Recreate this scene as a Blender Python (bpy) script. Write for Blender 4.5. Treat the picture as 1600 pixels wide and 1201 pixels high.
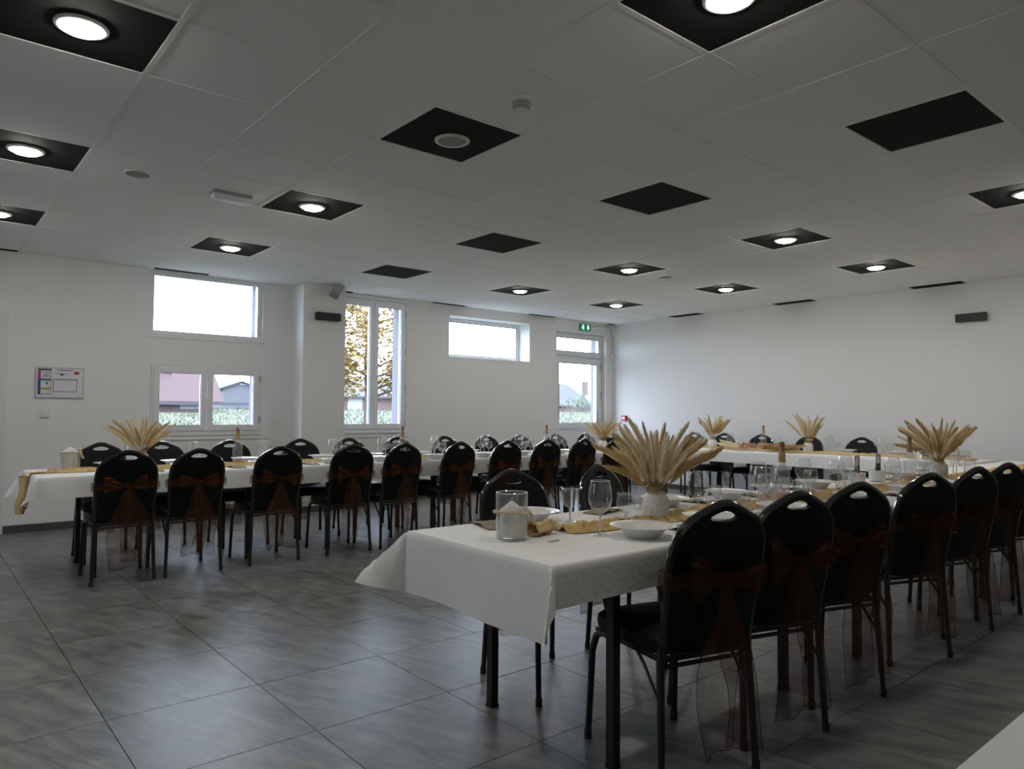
import bpy, bmesh, math, random
from math import sin, cos, pi, radians, sqrt, atan2, hypot, floor as ffloor
from mathutils import Vector, Matrix, noise as mnoise

for o in list(bpy.data.objects):
    bpy.data.objects.remove(o, do_unlink=True)
SC = bpy.context.scene
COL = SC.collection
random.seed(7)

# ------------------------------------------------------------------ camera
F, YAW, PIT, ROLL, H = 1126.83, .8745, .0390, .0065, 1.2
ZC = H + 2.5667 * .6                        # ceiling height, 2.74 m
FW = Vector((cos(PIT) * cos(YAW), cos(PIT) * sin(YAW), sin(PIT)))
RT0 = Vector((sin(YAW), -cos(YAW), 0)); UP0 = RT0.cross(FW)
RT = RT0 * cos(ROLL) + UP0 * sin(ROLL); UP = UP0 * cos(ROLL) - RT0 * sin(ROLL)
cam_d = bpy.data.cameras.new('camera'); cam = bpy.data.objects.new('camera', cam_d); COL.objects.link(cam)
cam_d.sensor_width = 36; cam_d.lens = F / 1600 * 36; cam_d.clip_start = .05; cam_d.clip_end = 500
cam.matrix_world = Matrix(((RT.x, UP.x, -FW.x, 0), (RT.y, UP.y, -FW.y, 0), (RT.z, UP.z, -FW.z, H), (0, 0, 0, 1)))
SC.camera = cam

def ray(px, py): return FW + RT * ((px - 800) / F) - UP * ((py - 600.5) / F)
def on_z(px, py, z): d = ray(px, py); t = (z - H) / d.z; return Vector((d.x * t, d.y * t, z))
def on_y(px, py, y): d = ray(px, py); t = y / d.y; return Vector((d.x * t, y, H + d.z * t))
def on_x(px, py, x): d = ray(px, py); t = x / d.x; return Vector((x, d.y * t, H + d.z * t))
def pj(p):
    d = Vector(p) - Vector((0, 0, H)); w = d.dot(FW)
    if w < .05: return None
    return (800 + F * d.dot(RT) / w, 600.5 - F * d.dot(UP) / w)

# ------------------------------------------------------------------ sky and exposure
LED = 96.0
W = bpy.data.worlds.new('overcast'); SC.world = W; W.use_nodes = True
bg = W.node_tree.nodes['Background']; bg.inputs['Color'].default_value = (.77, .885, 1.13, 1); bg.inputs['Strength'].default_value = 8.6
SC.view_settings.view_transform = 'Standard'; SC.view_settings.look = 'None'
SC.view_settings.gamma = 1; SC.view_settings.use_curve_mapping = False
SC.view_settings.exposure = 0.60
SC.cycles.diffuse_bounces = 8; SC.cycles.transparent_max_bounces = 24

# ------------------------------------------------------------------ materials
def mat(name, col, rough=.6, metal=0, spec=.5, bump=None, vary=None, sheen=0, emit=None, trans=0, coat=0):
    m = bpy.data.materials.new(name); m.use_nodes = True
    nt = m.node_tree; b = nt.nodes['Principled BSDF']
    b.inputs['Base Color'].default_value = (*col, 1); b.inputs['Roughness'].default_value = rough
    b.inputs['Metallic'].default_value = metal; b.inputs['Specular IOR Level'].default_value = spec
    if sheen: b.inputs['Sheen Weight'].default_value = sheen
    if coat: b.inputs['Coat Weight'].default_value = coat
    if emit: b.inputs['Emission Color'].default_value = (*emit[0], 1); b.inputs['Emission Strength'].default_value = emit[1]
    tc = nt.nodes.new('ShaderNodeTexCoord')
    if vary:                                # (scale, amount)
        n = nt.nodes.new('ShaderNodeTexNoise'); n.inputs['Scale'].default_value = vary[0]; n.inputs['Detail'].default_value = 5
        nt.links.new(tc.outputs['Object'], n.inputs['Vector'])
        mx = nt.nodes.new('ShaderNodeMix'); mx.data_type = 'RGBA'
        mx.inputs[6].default_value = (*[c * (1 - vary[1]) for c in col], 1); mx.inputs[7].default_value = (*[min(1, c * (1 + vary[1])) for c in col], 1)
        nt.links.new(n.outputs['Fac'], mx.inputs[0]); nt.links.new(mx.outputs[2], b.inputs['Base Color'])
    if bump:                                # (scale, strength, distance)
        n = nt.nodes.new('ShaderNodeTexNoise'); n.inputs['Scale'].default_value = bump[0]; n.inputs['Detail'].default_value = 4
        nt.links.new(tc.outputs['Object'], n.inputs['Vector'])
        bp = nt.nodes.new('ShaderNodeBump'); bp.inputs['Strength'].default_value = bump[1]; bp.inputs['Distance'].default_value = bump[2]
        nt.links.new(n.outputs['Fac'], bp.inputs['Height']); nt.links.new(bp.outputs['Normal'], b.inputs['Normal'])
    return m

def glass_mat(name, tint=(.97, .98, .98), base=.035, film=.0, filmcol=(.8, .8, .8), gain=1.0, edge=0):
    m = bpy.data.materials.new(name); m.use_nodes = True; nt = m.node_tree
    for n in list(nt.nodes): nt.nodes.remove(n)
    out = nt.nodes.new('ShaderNodeOutputMaterial'); tr = nt.nodes.new('ShaderNodeBsdfTransparent'); tr.inputs[0].default_value = (*tint, 1)
    gl = nt.nodes.new('ShaderNodeBsdfGlossy'); gl.inputs['Roughness'].default_value = .03
    fr = nt.nodes.new('ShaderNodeFresnel'); ge = nt.nodes.new('ShaderNodeNewGeometry'); ir = nt.nodes.new('ShaderNodeMapRange'); ir.inputs[3].default_value = 1.5; ir.inputs[4].default_value = 1 / 1.5
    nt.links.new(ge.outputs['Backfacing'], ir.inputs[0]); nt.links.new(ir.outputs[0], fr.inputs['IOR'])          # same reflectance from both sides of the thin glass
    ma = nt.nodes.new('ShaderNodeMath'); ma.operation = 'MULTIPLY_ADD'; ma.use_clamp = True; ma.inputs[1].default_value = gain; ma.inputs[2].default_value = base - .035
    nt.links.new(fr.outputs[0], ma.inputs[0])
    mx = nt.nodes.new('ShaderNodeMixShader'); nt.links.new(ma.outputs[0], mx.inputs[0]); nt.links.new(tr.outputs[0], mx.inputs[1]); nt.links.new(gl.outputs[0], mx.inputs[2])
    last = mx
    if edge:
        lw = nt.nodes.new('ShaderNodeLayerWeight'); lw.inputs[0].default_value = .5
        pw = nt.nodes.new('ShaderNodeMath'); pw.operation = 'POWER'; pw.inputs[1].default_value = 4; nt.links.new(lw.outputs['Facing'], pw.inputs[0])
        mm_ = nt.nodes.new('ShaderNodeMath'); mm_.operation = 'MULTIPLY'; mm_.inputs[1].default_value = edge; nt.links.new(pw.outputs[0], mm_.inputs[0])
        d2 = nt.nodes.new('ShaderNodeBsdfDiffuse'); d2.inputs[0].default_value = (.85, .87, .88, 1)  # diffuse white at grazing angles paints the bright outlines of the glass
        m3 = nt.nodes.new('ShaderNodeMixShader'); nt.links.new(mm_.outputs[0], m3.inputs[0]); nt.links.new(mx.outputs[0], m3.inputs[1]); nt.links.new(d2.outputs[0], m3.inputs[2]); mx = m3; last = m3
    if film:
        df = nt.nodes.new('ShaderNodeBsdfDiffuse'); df.inputs[0].default_value = (*filmcol, 1)
        m2 = nt.nodes.new('ShaderNodeMixShader'); m2.inputs[0].default_value = film
        nt.links.new(mx.outputs[0], m2.inputs[1]); nt.links.new(df.outputs[0], m2.inputs[2]); last = m2
    nt.links.new(last.outputs[0], out.inputs[0]); return m

def sheer_mat(name, col, alpha, scale=300):
    m = bpy.data.materials.new(name); m.use_nodes = True; nt = m.node_tree
    for n in list(nt.nodes): nt.nodes.remove(n)
    out = nt.nodes.new('ShaderNodeOutputMaterial'); tr = nt.nodes.new('ShaderNodeBsdfTransparent')
    df = nt.nodes.new('ShaderNodeBsdfDiffuse'); df.inputs[0].default_value = (*col, 1)
    tl = nt.nodes.new('ShaderNodeBsdfTranslucent'); tl.inputs[0].default_value = (*col, 1)
    gs = nt.nodes.new('ShaderNodeBsdfGlossy'); gs.inputs[0].default_value = (*col, 1); gs.inputs['Roughness'].default_value = .4
    a = nt.nodes.new('ShaderNodeMixShader'); a.inputs[0].default_value = .4; nt.links.new(df.outputs[0], a.inputs[1]); nt.links.new(tl.outputs[0], a.inputs[2])
    g = nt.nodes.new('ShaderNodeMixShader'); g.inputs[0].default_value = .3; nt.links.new(a.outputs[0], g.inputs[1]); nt.links.new(gs.outputs[0], g.inputs[2])
    tc = nt.nodes.new('ShaderNodeTexCoord'); no = nt.nodes.new('ShaderNodeTexNoise'); no.inputs['Scale'].default_value = 14; nt.links.new(tc.outputs['Object'], no.inputs['Vector'])
    mr = nt.nodes.new('ShaderNodeMapRange'); mr.inputs[1].default_value = .3; mr.inputs[2].default_value = .7; mr.inputs[3].default_value = alpha * .7; mr.inputs[4].default_value = min(1, alpha * 1.3)
    nt.links.new(no.outputs['Fac'], mr.inputs[0])
    mx = nt.nodes.new('ShaderNodeMixShader'); nt.links.new(mr.outputs[0], mx.inputs[0]); nt.links.new(tr.outputs[0], mx.inputs[1]); nt.links.new(g.outputs[0], mx.inputs[2])
    nt.links.new(mx.outputs[0], out.inputs[0]); return m

def emit_mat(name, col, s):
    m = bpy.data.materials.new(name); m.use_nodes = True; nt = m.node_tree
    for n in list(nt.nodes): nt.nodes.remove(n)
    out = nt.nodes.new('ShaderNodeOutputMaterial'); e = nt.nodes.new('ShaderNodeEmission'); e.inputs[0].default_value = (*col, 1); e.inputs[1].default_value = s
    nt.links.new(e.outputs[0], out.inputs[0]); return m

def floor_mat():
    m = bpy.data.materials.new('slate_floor_tile'); m.use_nodes = True; nt = m.node_tree; b = nt.nodes['Principled BSDF']
    N = nt.nodes.new; L = nt.links.new
    geo = N('ShaderNodeNewGeometry'); oi = N('ShaderNodeObjectInfo')
    # every tile gets its own piece of the slate print
    ad = N('ShaderNodeVectorMath'); ad.operation = 'MULTIPLY_ADD'; ad.inputs[1].default_value = (37, 19, 5)
    rnd = N('ShaderNodeCombineXYZ')
    for i in range(3): L(oi.outputs['Random'], rnd.inputs[i])
    L(rnd.outputs[0], ad.inputs[0]); L(geo.outputs['Position'], ad.inputs[2])
    mp = N('ShaderNodeMapping'); mp.vector_type = 'TEXTURE'; mp.inputs['Rotation'].default_value = (0, 0, radians(110)); mp.inputs['Scale'].default_value = (1.0, .17, 1)
    L(ad.outputs[0], mp.inputs[0])
    n1 = N('ShaderNodeTexNoise'); n1.inputs['Scale'].default_value = 2.6; n1.inputs['Detail'].default_value = 10; n1.inputs['Roughness'].default_value = .70; n1.inputs['Distortion'].default_value = .6; L(mp.outputs[0], n1.inputs['Vector'])
    n2 = N('ShaderNodeTexNoise'); n2.inputs['Scale'].default_value = 9; n2.inputs['Detail'].default_value = 6; L(ad.outputs[0], n2.inputs['Vector'])
    mi = N('ShaderNodeMath'); mi.operation = 'MULTIPLY_ADD'; mi.inputs[1].default_value = .35; L(n2.outputs['Fac'], mi.inputs[0]); L(n1.outputs['Fac'], mi.inputs[2])
    n3 = N('ShaderNodeTexNoise'); n3.noise_type = 'RIDGED_MULTIFRACTAL'; n3.inputs['Scale'].default_value = 1.6; n3.inputs['Detail'].default_value = 5; L(mp.outputs[0], n3.inputs['Vector'])
    m3 = N('ShaderNodeMath'); m3.operation = 'MULTIPLY_ADD'; m3.inputs[1].default_value = .11; L(n3.outputs['Fac'], m3.inputs[0]); L(mi.outputs[0], m3.inputs[2])
    cr = N('ShaderNodeValToRGB'); L(m3.outputs[0], cr.inputs[0])
    e = cr.color_ramp.elements; e[0].position = .50; e[0].color = (.050, .052, .056, 1); e[1].position = .98; e[1].color = (.30, .295, .285, 1)
    L(cr.outputs[0], b.inputs['Base Color'])
    rr = N('ShaderNodeMapRange'); rr.inputs[3].default_value = .24; rr.inputs[4].default_value = .42; L(mi.outputs[0], rr.inputs[0]); L(rr.outputs[0], b.inputs['Roughness'])
    b.inputs['Specular IOR Level'].default_value = .6
    bp = N('ShaderNodeBump'); bp.inputs['Strength'].default_value = .25; bp.inputs['Distance'].default_value = .002; L(mi.outputs[0], bp.inputs['Height']); L(bp.outputs[0], b.inputs['Normal'])
    return m

def cloth_mat():
    m = bpy.data.materials.new('embossed_white_paper_cloth'); m.use_nodes = True; nt = m.node_tree; b = nt.nodes['Principled BSDF']
    N = nt.nodes.new; L = nt.links.new
    b.inputs['Base Color'].default_value = (.80, .80, .78, 1); b.inputs['Roughness'].default_value = .75; b.inputs['Specular IOR Level'].default_value = .25
    tc = N('ShaderNodeTexCoord')
    v = N('ShaderNodeTexVoronoi'); v.feature = 'SMOOTH_F1'; v.inputs['Scale'].default_value = 19; v.inputs['Randomness'].default_value = .15; L(tc.outputs['Object'], v.inputs['Vector'])
    w = N('ShaderNodeMath'); w.operation = 'SINE'; mu = N('ShaderNodeMath'); mu.operation = 'MULTIPLY'; mu.inputs[1].default_value = 28; L(v.outputs['Distance'], mu.inputs[0]); L(mu.outputs[0], w.inputs[0])
    n = N('ShaderNodeTexNoise'); n.inputs['Scale'].default_value = 420; L(tc.outputs['Object'], n.inputs['Vector'])
    n3 = N('ShaderNodeTexNoise'); n3.inputs['Scale'].default_value = 5; n3.inputs['Detail'].default_value = 3; L(tc.outputs['Object'], n3.inputs['Vector'])
    a = N('ShaderNodeMath'); a.operation = 'MULTIPLY_ADD'; a.inputs[1].default_value = .8; L(n.outputs['Fac'], a.inputs[0]); L(w.outputs[0], a.inputs[2])
    a2 = N('ShaderNodeMath'); a2.operation = 'MULTIPLY_ADD'; a2.inputs[1].default_value = 4; L(n3.outputs['Fac'], a2.inputs[0]); L(a.outputs[0], a2.inputs[2])
    bp = N('ShaderNodeBump'); bp.inputs['Strength'].default_value = .2; bp.inputs['Distance'].default_value = .0012; L(a2.outputs[0], bp.inputs['Height']); L(bp.outputs[0], b.inputs['Normal'])
    return m

def streak_mat(name, c1, c2, scale, axis='Z', rough=.8):
    m = bpy.data.materials.new(name); m.use_nodes = True; nt = m.node_tree; b = nt.nodes['Principled BSDF']
    N = nt.nodes.new; L = nt.links.new
    tc = N('ShaderNodeTexCoord'); w = N('ShaderNodeTexWave'); w.bands_direction = axis; w.inputs['Scale'].default_value = scale; w.inputs['Distortion'].default_value = .6; w.inputs['Detail'].default_value = 2
    L(tc.outputs['Object'], w.inputs['Vector']); mx = N('ShaderNodeMix'); mx.data_type = 'RGBA'; mx.inputs[6].default_value = (*c1, 1); mx.inputs[7].default_value = (*c2, 1)
    L(w.outputs['Fac'], mx.inputs[0]); L(mx.outputs[2], b.inputs['Base Color']); b.inputs['Roughness'].default_value = rough; return m

M = dict(
    wall=mat('white_wall_paint', (.765, .76, .745), .85, spec=.2, bump=(180, .25, .001)),
    ceil=mat('mineral_ceiling_tile', (.90, .90, .885), .95, spec=.1, bump=(260, .5, .0015), vary=(90, .04)),
    grid=mat('ceiling_grid_white', (.88, .88, .86), .7, spec=.3),
    blacktile=mat('black_ceiling_tile', (.012, .012, .012), .85, spec=.2, bump=(260, .4, .001)),
    floor=floor_mat(), grout=mat('floor_grout', (.085, .085, .085), .9),
    skirt=mat('dark_tile_skirting', (.07, .072, .075), .4),
    pvc=mat('white_pvc', (.74, .75, .76), .35), gasket=mat('dark_gasket', (.05, .055, .06), .6),
    pane=glass_mat('window_glass', (.97, .985, .98)), reveal=mat('outside_reveal', (.16, .16, .18), .9), bounce_terrace=mat('bounce_concrete', (.55, .55, .52), .9),  # concrete kept pale as an added daylight reflector
    door=mat('door_paint', (.70, .70, .70), .45), steel=mat('brushed_steel', (.55, .55, .56), .35, metal=1),
    radiator=mat('radiator_enamel', (.72, .72, .71), .4), slot=mat('radiator_slots', (.10, .10, .10), .8),
    ledring=mat('lamp_ring', (.75, .75, .74), .35), led=emit_mat('led_diffuser', (1.0, .955, .87), LED),
    plastic=mat('white_plastic', (.68, .68, .66), .4), greyplastic=mat('grey_plastic', (.33, .33, .32), .5), grille=mat('grille_grey', (.36, .36, .35), .7),
    dark=mat('dark_slots', (.03, .03, .03), .8), blackbox=mat('black_box_paint', (.012, .014, .014), .5),
    clearplastic=mat('frosted_plastic', (.75, .76, .78), .25, spec=.6),
    green=mat('exit_green', (.02, .16, .09), .4, emit=((.01, .22, .10), .25)), exitwhite=emit_mat('exit_pictogram', (.85, 1, .92), 1.3),
    red=mat('alarm_red', (.45, .012, .02), .35), paper=mat('print_white', (.70, .68, .74), .5), alu=mat('alu_frame', (.45, .46, .50), .35, metal=.6),
    printdark=mat('print_dark', (.08, .08, .11), .6), printpink=mat('print_magenta', (.42, .04, .22), .6), printblue=mat('print_blue', (.05, .08, .16), .6), printteal=mat('print_teal', (.05, .16, .17), .6), printyellow=mat('print_yellow', (.40, .34, .07), .6), printred=mat('print_red', (.42, .03, .03), .6),
    vinyl=mat('black_chair_cover', (.0045, .0045, .005), .5, spec=.22, bump=(300, .3, .0006)), chrome=mat('black_gloss_tube', (.012, .012, .013), .16, spec=.6, coat=.4),
    leg=mat('black_tube', (.012, .012, .013), .35), rubber=mat('rubber_foot', (.015, .015, .015), .8),
    sash=sheer_mat('bronze_organza', (.14, .066, .038), .36), sashthick=sheer_mat('bronze_organza_gathered', (.125, .052, .024), .40),
    top=mat('table_laminate', (.10, .095, .09), .6), tleg=mat('table_leg_black', (.012, .012, .013), .4), cloth=cloth_mat(),
    gauze=mat('mustard_gauze', (.60, .425, .19), .95, spec=.05, vary=(9, .3), bump=(110, 1.0, .005), sheen=.2),
    glass=glass_mat('drinking_glass', (.965, .975, .975), .06, film=.035, gain=1.6, edge=.55), glassrim=glass_mat('glass_rim', (.9, .92, .93), .34, film=.45, filmcol=(.9, .9, .9)),  # rims and edges whitened in colour to draw bright outlines
    china=mat('white_china', (.74, .74, .72), .22), twine=mat('jute_twine', (.34, .23, .10), .9, bump=(200, .8, .002)), bead=mat('wooden_bead', (.62, .50, .33), .6),
    wood=streak_mat('wood_bark', (.16, .075, .03), (.28, .15, .07), 40), woodpale=mat('cut_wood', (.50, .36, .20), .7, vary=(60, .2)),
    wax=mat('candle_wax', (.78, .77, .71), .5, bump=(90, .15, .001)), wick=mat('wick', (.7, .68, .6), .8),
    neckwrap=mat('bottle_neck_cork', (.40, .25, .12), .8, vary=(60, .25)), stopper=mat('stopper_wood', (.22, .10, .05), .6), blush=mat('blush_sand', (.55, .31, .20), .6),
    bottle=glass_mat('bottle_glass', (.93, .955, .95), .07, film=.07, gain=1.5, edge=.5), darkbottle=mat('dark_green_bottle', (.010, .016, .012), .08, spec=.8), foil=mat('silver_foil', (.5, .48, .5), .25, metal=1),
    napkin=mat('taupe_napkin', (.27, .225, .165), .9, bump=(150, .5, .002), vary=(8, .2)), kraft=mat('kraft_card', (.40, .29, .13), .85),
    pampas_tan=mat('pampas_tan', (.68, .50, .25), .95, spec=.05, vary=(20, .25), sheen=.3), pampas_cream=mat('pampas_cream', (.86, .76, .54), .95, spec=.1, vary=(20, .15), sheen=.3), stem=mat('dry_stem', (.38, .27, .12), .9),
    petal=mat('peach_petal', (.66, .30, .12), .8, vary=(40, .3)), petalpale=mat('pale_petal', (.68, .50, .36), .85), yellowgrass=mat('yellow_dry_grass', (.58, .43, .13), .95),
    grass=mat('meadow_grass', (.088, .094, .066), .95, vary=(.7, .35), spec=.05), rooftile=streak_mat('red_roof_tiles', (.060, .034, .033), (.048, .026, .025), 8, 'Z'), brick=mat('brick_wall', (.095, .064, .062), .9, vary=(2, .15)),
    slate=mat('grey_slate_roof', (.040, .041, .047), .9, vary=(1.5, .12)), barn=streak_mat('barn_cladding', (.085, .088, .098), (.062, .065, .074), 3.5, 'X'), whitepaint=mat('outside_white', (.22, .22, .23), .7),
    bark=mat('tree_bark', (.09, .07, .06), .95), leaf=mat('autumn_leaf', (.26, .175, .045), .8, vary=(.6, .35)), leaf2=mat('autumn_leaf_pale', (.30, .22, .10), .8), conifer=mat('conifer_green', (.055, .07, .055), .9), shrub=mat('shrub_green', (.10, .115, .075), .9),
)

# ------------------------------------------------------------------ mesh helpers
class MB:
    def __init__(s): s.v = []; s.f = []; s.m = []
    def add(s, v, f, mi=0):
        o = len(s.v); s.v += [tuple(p) for p in v]; s.f += [tuple(i + o for i in q) for q in f]; s.m += [mi] * len(f); return s
    def box(s, x0, x1, y0, y1, z0, z1, mi=0):
        return s.add([(x0, y0, z0), (x1, y0, z0), (x1, y1, z0), (x0, y1, z0), (x0, y0, z1), (x1, y0, z1), (x1, y1, z1), (x0, y1, z1)],
                     [(0, 3, 2, 1), (4, 5, 6, 7), (0, 1, 5, 4), (1, 2, 6, 5), (2, 3, 7, 6), (3, 0, 4, 7)], mi)
    def cbox(s, c, d, mi=0): return s.box(c[0] - d[0] / 2, c[0] + d[0] / 2, c[1] - d[1] / 2, c[1] + d[1] / 2, c[2] - d[2] / 2, c[2] + d[2] / 2, mi)
    def lathe(s, prof, n=20, c=(0, 0, 0), mi=0, mod=None):
        v = []; f = []
        for (r, z) in prof:
            for k in range(n):
                a = 2 * pi * k / n; rr = r + (mod(a, z, r) if mod else 0)
                v.append((c[0] + rr * cos(a), c[1] + rr * sin(a), c[2] + z))
        for i in range(len(prof) - 1):
            for k in range(n):
                k2 = (k + 1) % n; f.append((i * n + k, i * n + k2, (i + 1) * n + k2, (i + 1) * n + k))
        if prof[0][0] > 1e-6: f.append(tuple(range(n))[::-1])
        if prof[-1][0] > 1e-6 and abs(prof[-1][1] - prof[0][1]) > 1e-6 and s.capend: f.append(tuple((len(prof) - 1) * n + k for k in range(n)))
        return s.add(v, f, mi)
    capend = True
    def open(s): s.capend = False; return s
    def tube(s, pts, r, n=8, closed=False, mi=0, sq=False):
        pts = [Vector(p) for p in pts]; N = len(pts); v = []; f = []
        t0 = (pts[1] - pts[0]).normalized(); u = t0.orthogonal().normalized() if abs(t0.z) < .99 or not sq else Vector((1, 0, 0))
        if sq and abs(t0.z) < .99: u = Vector((0, 0, 1)).cross(t0).normalized()
        for i, p in enumerate(pts):
            if closed: t = (pts[(i + 1) % N] - pts[i - 1]).normalized()
            elif i == 0: t = t0
            elif i == N - 1: t = (pts[-1] - pts[-2]).normalized()
            else: t = ((pts[i + 1] - pts[i]).normalized() + (pts[i] - pts[i - 1]).normalized()).normalized()
            u = (u - t * u.dot(t)).normalized(); w = t.cross(u)
            rr = r[i] if isinstance(r, (list, tuple)) else r
            for k in range(n):
                a = 2 * pi * k / n + (pi / 4 if sq else 0); v.append(p + (u * cos(a) + w * sin(a)) * rr * (sqrt(2) if sq else 1))
        M_ = N if closed else N - 1
        for i in range(M_):
            j = (i + 1) % N
            for k in range(n): k2 = (k + 1) % n; f.append((i * n + k, i * n + k2, j * n + k2, j * n + k))
        if not closed: f.append(tuple(range(n))[::-1]); f.append(tuple((N - 1) * n + k for k in range(n)))
        return s.add(v, f, mi)
    def grid(s, fn, nu, nv, mi=0):
        v = [fn(i / nu, j / nv) for i in range(nu + 1) for j in range(nv + 1)]
        return s.add(v, [(i * (nv + 1) + j, (i + 1) * (nv + 1) + j, (i + 1) * (nv + 1) + j + 1, i * (nv + 1) + j + 1) for i in range(nu) for j in range(nv)], mi)
    def ball(s, c, r, n=8, m=6, mi=0):
        return s.lathe([(max(1e-7, r * sin(pi * i / m)), -r * cos(pi * i / m)) for i in range(m + 1)], n, c, mi)
    def mesh(s, name, mats, smooth=False):
        me = bpy.data.meshes.new(name); me.from_pydata(s.v, [], s.f)
        for m in (mats if isinstance(mats, (list, tuple)) else [mats]): me.materials.append(m)
        for p, k in zip(me.polygons, s.m): p.material_index = k
        if smooth:
            me.polygons.foreach_set('use_smooth', [True] * len(me.polygons))
            try: me.set_sharp_from_angle(angle=radians(smooth if smooth is not True else 40))
            except Exception: pass
        me.update(); return me
    def build(s, name, mats, parent=None, smooth=False, **kw): return obj(name, s.mesh(name, mats, smooth), parent, **kw)

def obj(name, me, parent=None, loc=None, rot=None, label=None, cat=None, group=None, kind=None):
    o = bpy.data.objects.new(name, me); COL.objects.link(o)
    if parent: o.parent = parent
    if loc is not None: o.location = loc
    if rot is not None: o.rotation_euler = rot
    return tag(o, label, cat, group, kind)
def tag(o, label=None, cat=None, group=None, kind=None):
    if label: o['label'] = label
    if cat: o['category'] = cat
    if group: o['group'] = group
    if kind: o['kind'] = kind
    return o
def thing(name, label, cat, loc=(0, 0, 0), rz=0, group=None): return obj(name, None, None, loc, (0, 0, rz), label, cat, group)
def struct(name, mb, m, parent=None, smooth=False, **kw): return mb.build(name, m, parent, smooth, kind=None if parent else 'structure', **kw)
def copy_tree(src, loc, rz, label=None, scale=None, parent=None):
    c = src.copy(); COL.objects.link(c); c.parent = parent
    if loc is not None: c.location = loc; c.rotation_euler = (0, 0, rz)
    if label: c['label'] = label
    if scale: c.scale = scale
    for ch in KIDS.get(src.name, []):
        d = ch.copy(); COL.objects.link(d); d.parent = c
        for g in KIDS.get(ch.name, []):
            e = g.copy(); COL.objects.link(e); e.parent = d
    return c
KIDS = {}
def note(src):
    KIDS[src.name] = list(src.children)
    for c in src.children: KIDS[c.name] = list(c.children)
ORD = ['first', 'second', 'third', 'fourth', 'fifth', 'sixth', 'seventh', 'eighth', 'ninth', 'tenth', 'eleventh', 'twelfth', 'thirteenth', 'fourteenth', 'fifteenth', 'sixteenth']

# ------------------------------------------------------------------ room shell
XW, YW, XL, YB = 9.42, 8.52, -3.4, -3.2        # right wall, window wall, left and back walls
WT = .36
GX, GY = 3.3133 * .6, 5.9915 * .6              # origin of the ceiling grid

def wall_holes(mb, x0, x1, z0, z1, y, holes, th):
    """wall in the XZ plane, inner face at y, outer at y+th, rectangular openings"""
    xs = sorted({x0, x1, *[h[0] for h in holes], *[h[1] for h in holes]}); zs = sorted({z0, z1, *[h[2] for h in holes], *[h[3] for h in holes]})
    for i in range(len(xs) - 1):
        for j in range(len(zs) - 1):
            a, b, c, d = xs[i], xs[i + 1], zs[j], zs[j + 1]
            if any(h[0] <= a and b <= h[1] and h[2] <= c and d <= h[3] for h in holes): continue
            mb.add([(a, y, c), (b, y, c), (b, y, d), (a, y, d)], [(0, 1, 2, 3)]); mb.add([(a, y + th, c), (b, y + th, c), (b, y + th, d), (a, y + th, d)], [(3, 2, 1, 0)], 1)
    for (a, b, c, d) in holes:
        q = [(a, c), (b, c), (b, d), (a, d)]
        for k in range(4):
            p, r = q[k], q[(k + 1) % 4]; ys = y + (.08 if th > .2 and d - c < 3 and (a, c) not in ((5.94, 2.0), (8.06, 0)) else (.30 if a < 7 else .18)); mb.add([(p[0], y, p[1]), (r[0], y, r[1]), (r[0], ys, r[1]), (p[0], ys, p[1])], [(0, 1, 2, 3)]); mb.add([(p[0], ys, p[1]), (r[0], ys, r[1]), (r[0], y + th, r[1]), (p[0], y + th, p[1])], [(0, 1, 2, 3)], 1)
HO = [(1.98, 3.22, 2.03, 2.735), (2.01, 3.21, .95, 1.70), (4.16, 5.22, .95, 2.69), (5.94, 7.48, 2.0, 2.60), (8.06, 9.24, 0, 2.54), (-.25, .65, 0, 2.10)]
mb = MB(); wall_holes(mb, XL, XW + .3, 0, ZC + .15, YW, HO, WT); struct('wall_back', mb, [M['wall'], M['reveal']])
mb = MB(); mb.box(XW, XW + .3, YB, YW, 0, ZC + .15); struct('wall_right', mb, M['wall'])
LW = (4.45, 5.35, .95, 2.30)                    # side window added in the unseen left wall for more daylight
mb = MB(); wall_holes(mb, YB - .3, YW + WT, 0, ZC + .15, 0, [LW], .3); mb.v = [(XL - y, x, z) for x, y, z in mb.v]; struct('wall_left', mb, [M['wall'], M['reveal']])
mb = MB(); mb.box(XL, XW + .3, YB - .3, YB, 0, ZC + .15); struct('wall_front', mb, M['wall'])
mb = MB(); mb.box(3.58, 4.13, 8.17, YW, 0, ZC); struct('wall_column', mb, M['wall'])

# floor: slab and tiles
mb = MB(); mb.box(XL, XW, YB, YW + .3, -.12, -.009); FL = struct('floor', mb, M['grout'])
FT = .595; FX0, FY0 = .62, 1.99; g = .0012
def clip_rect(x0, x1, y0, y1): return max(x0, XL), min(x1, XW), max(y0, YB), min(y1, YW)
tiles = []
for i in range(-8, 17):
    for j in range(-10, 12):
        x0, x1, y0, y1 = clip_rect(FX0 + i * FT, FX0 + (i + 1) * FT, FY0 + j * FT, FY0 + (j + 1) * FT)
        if x1 - x0 < .02 or y1 - y0 < .02: continue
        cx, cy = (x0 + x1) / 2, (y0 + y1) / 2
        vis = any((lambda q: q and -20 < q[0] < 1620 and q[1] < 1230)(pj((px_, py_, 0))) for px_ in (x0, cx, x1) for py_ in (y0, cy, y1))
        tiles.append((cx * cx + cy * cy if vis else 1e9, vis, x0, x1, y0, y1))
tiles.sort(); cache = {}; rest = MB()
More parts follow.
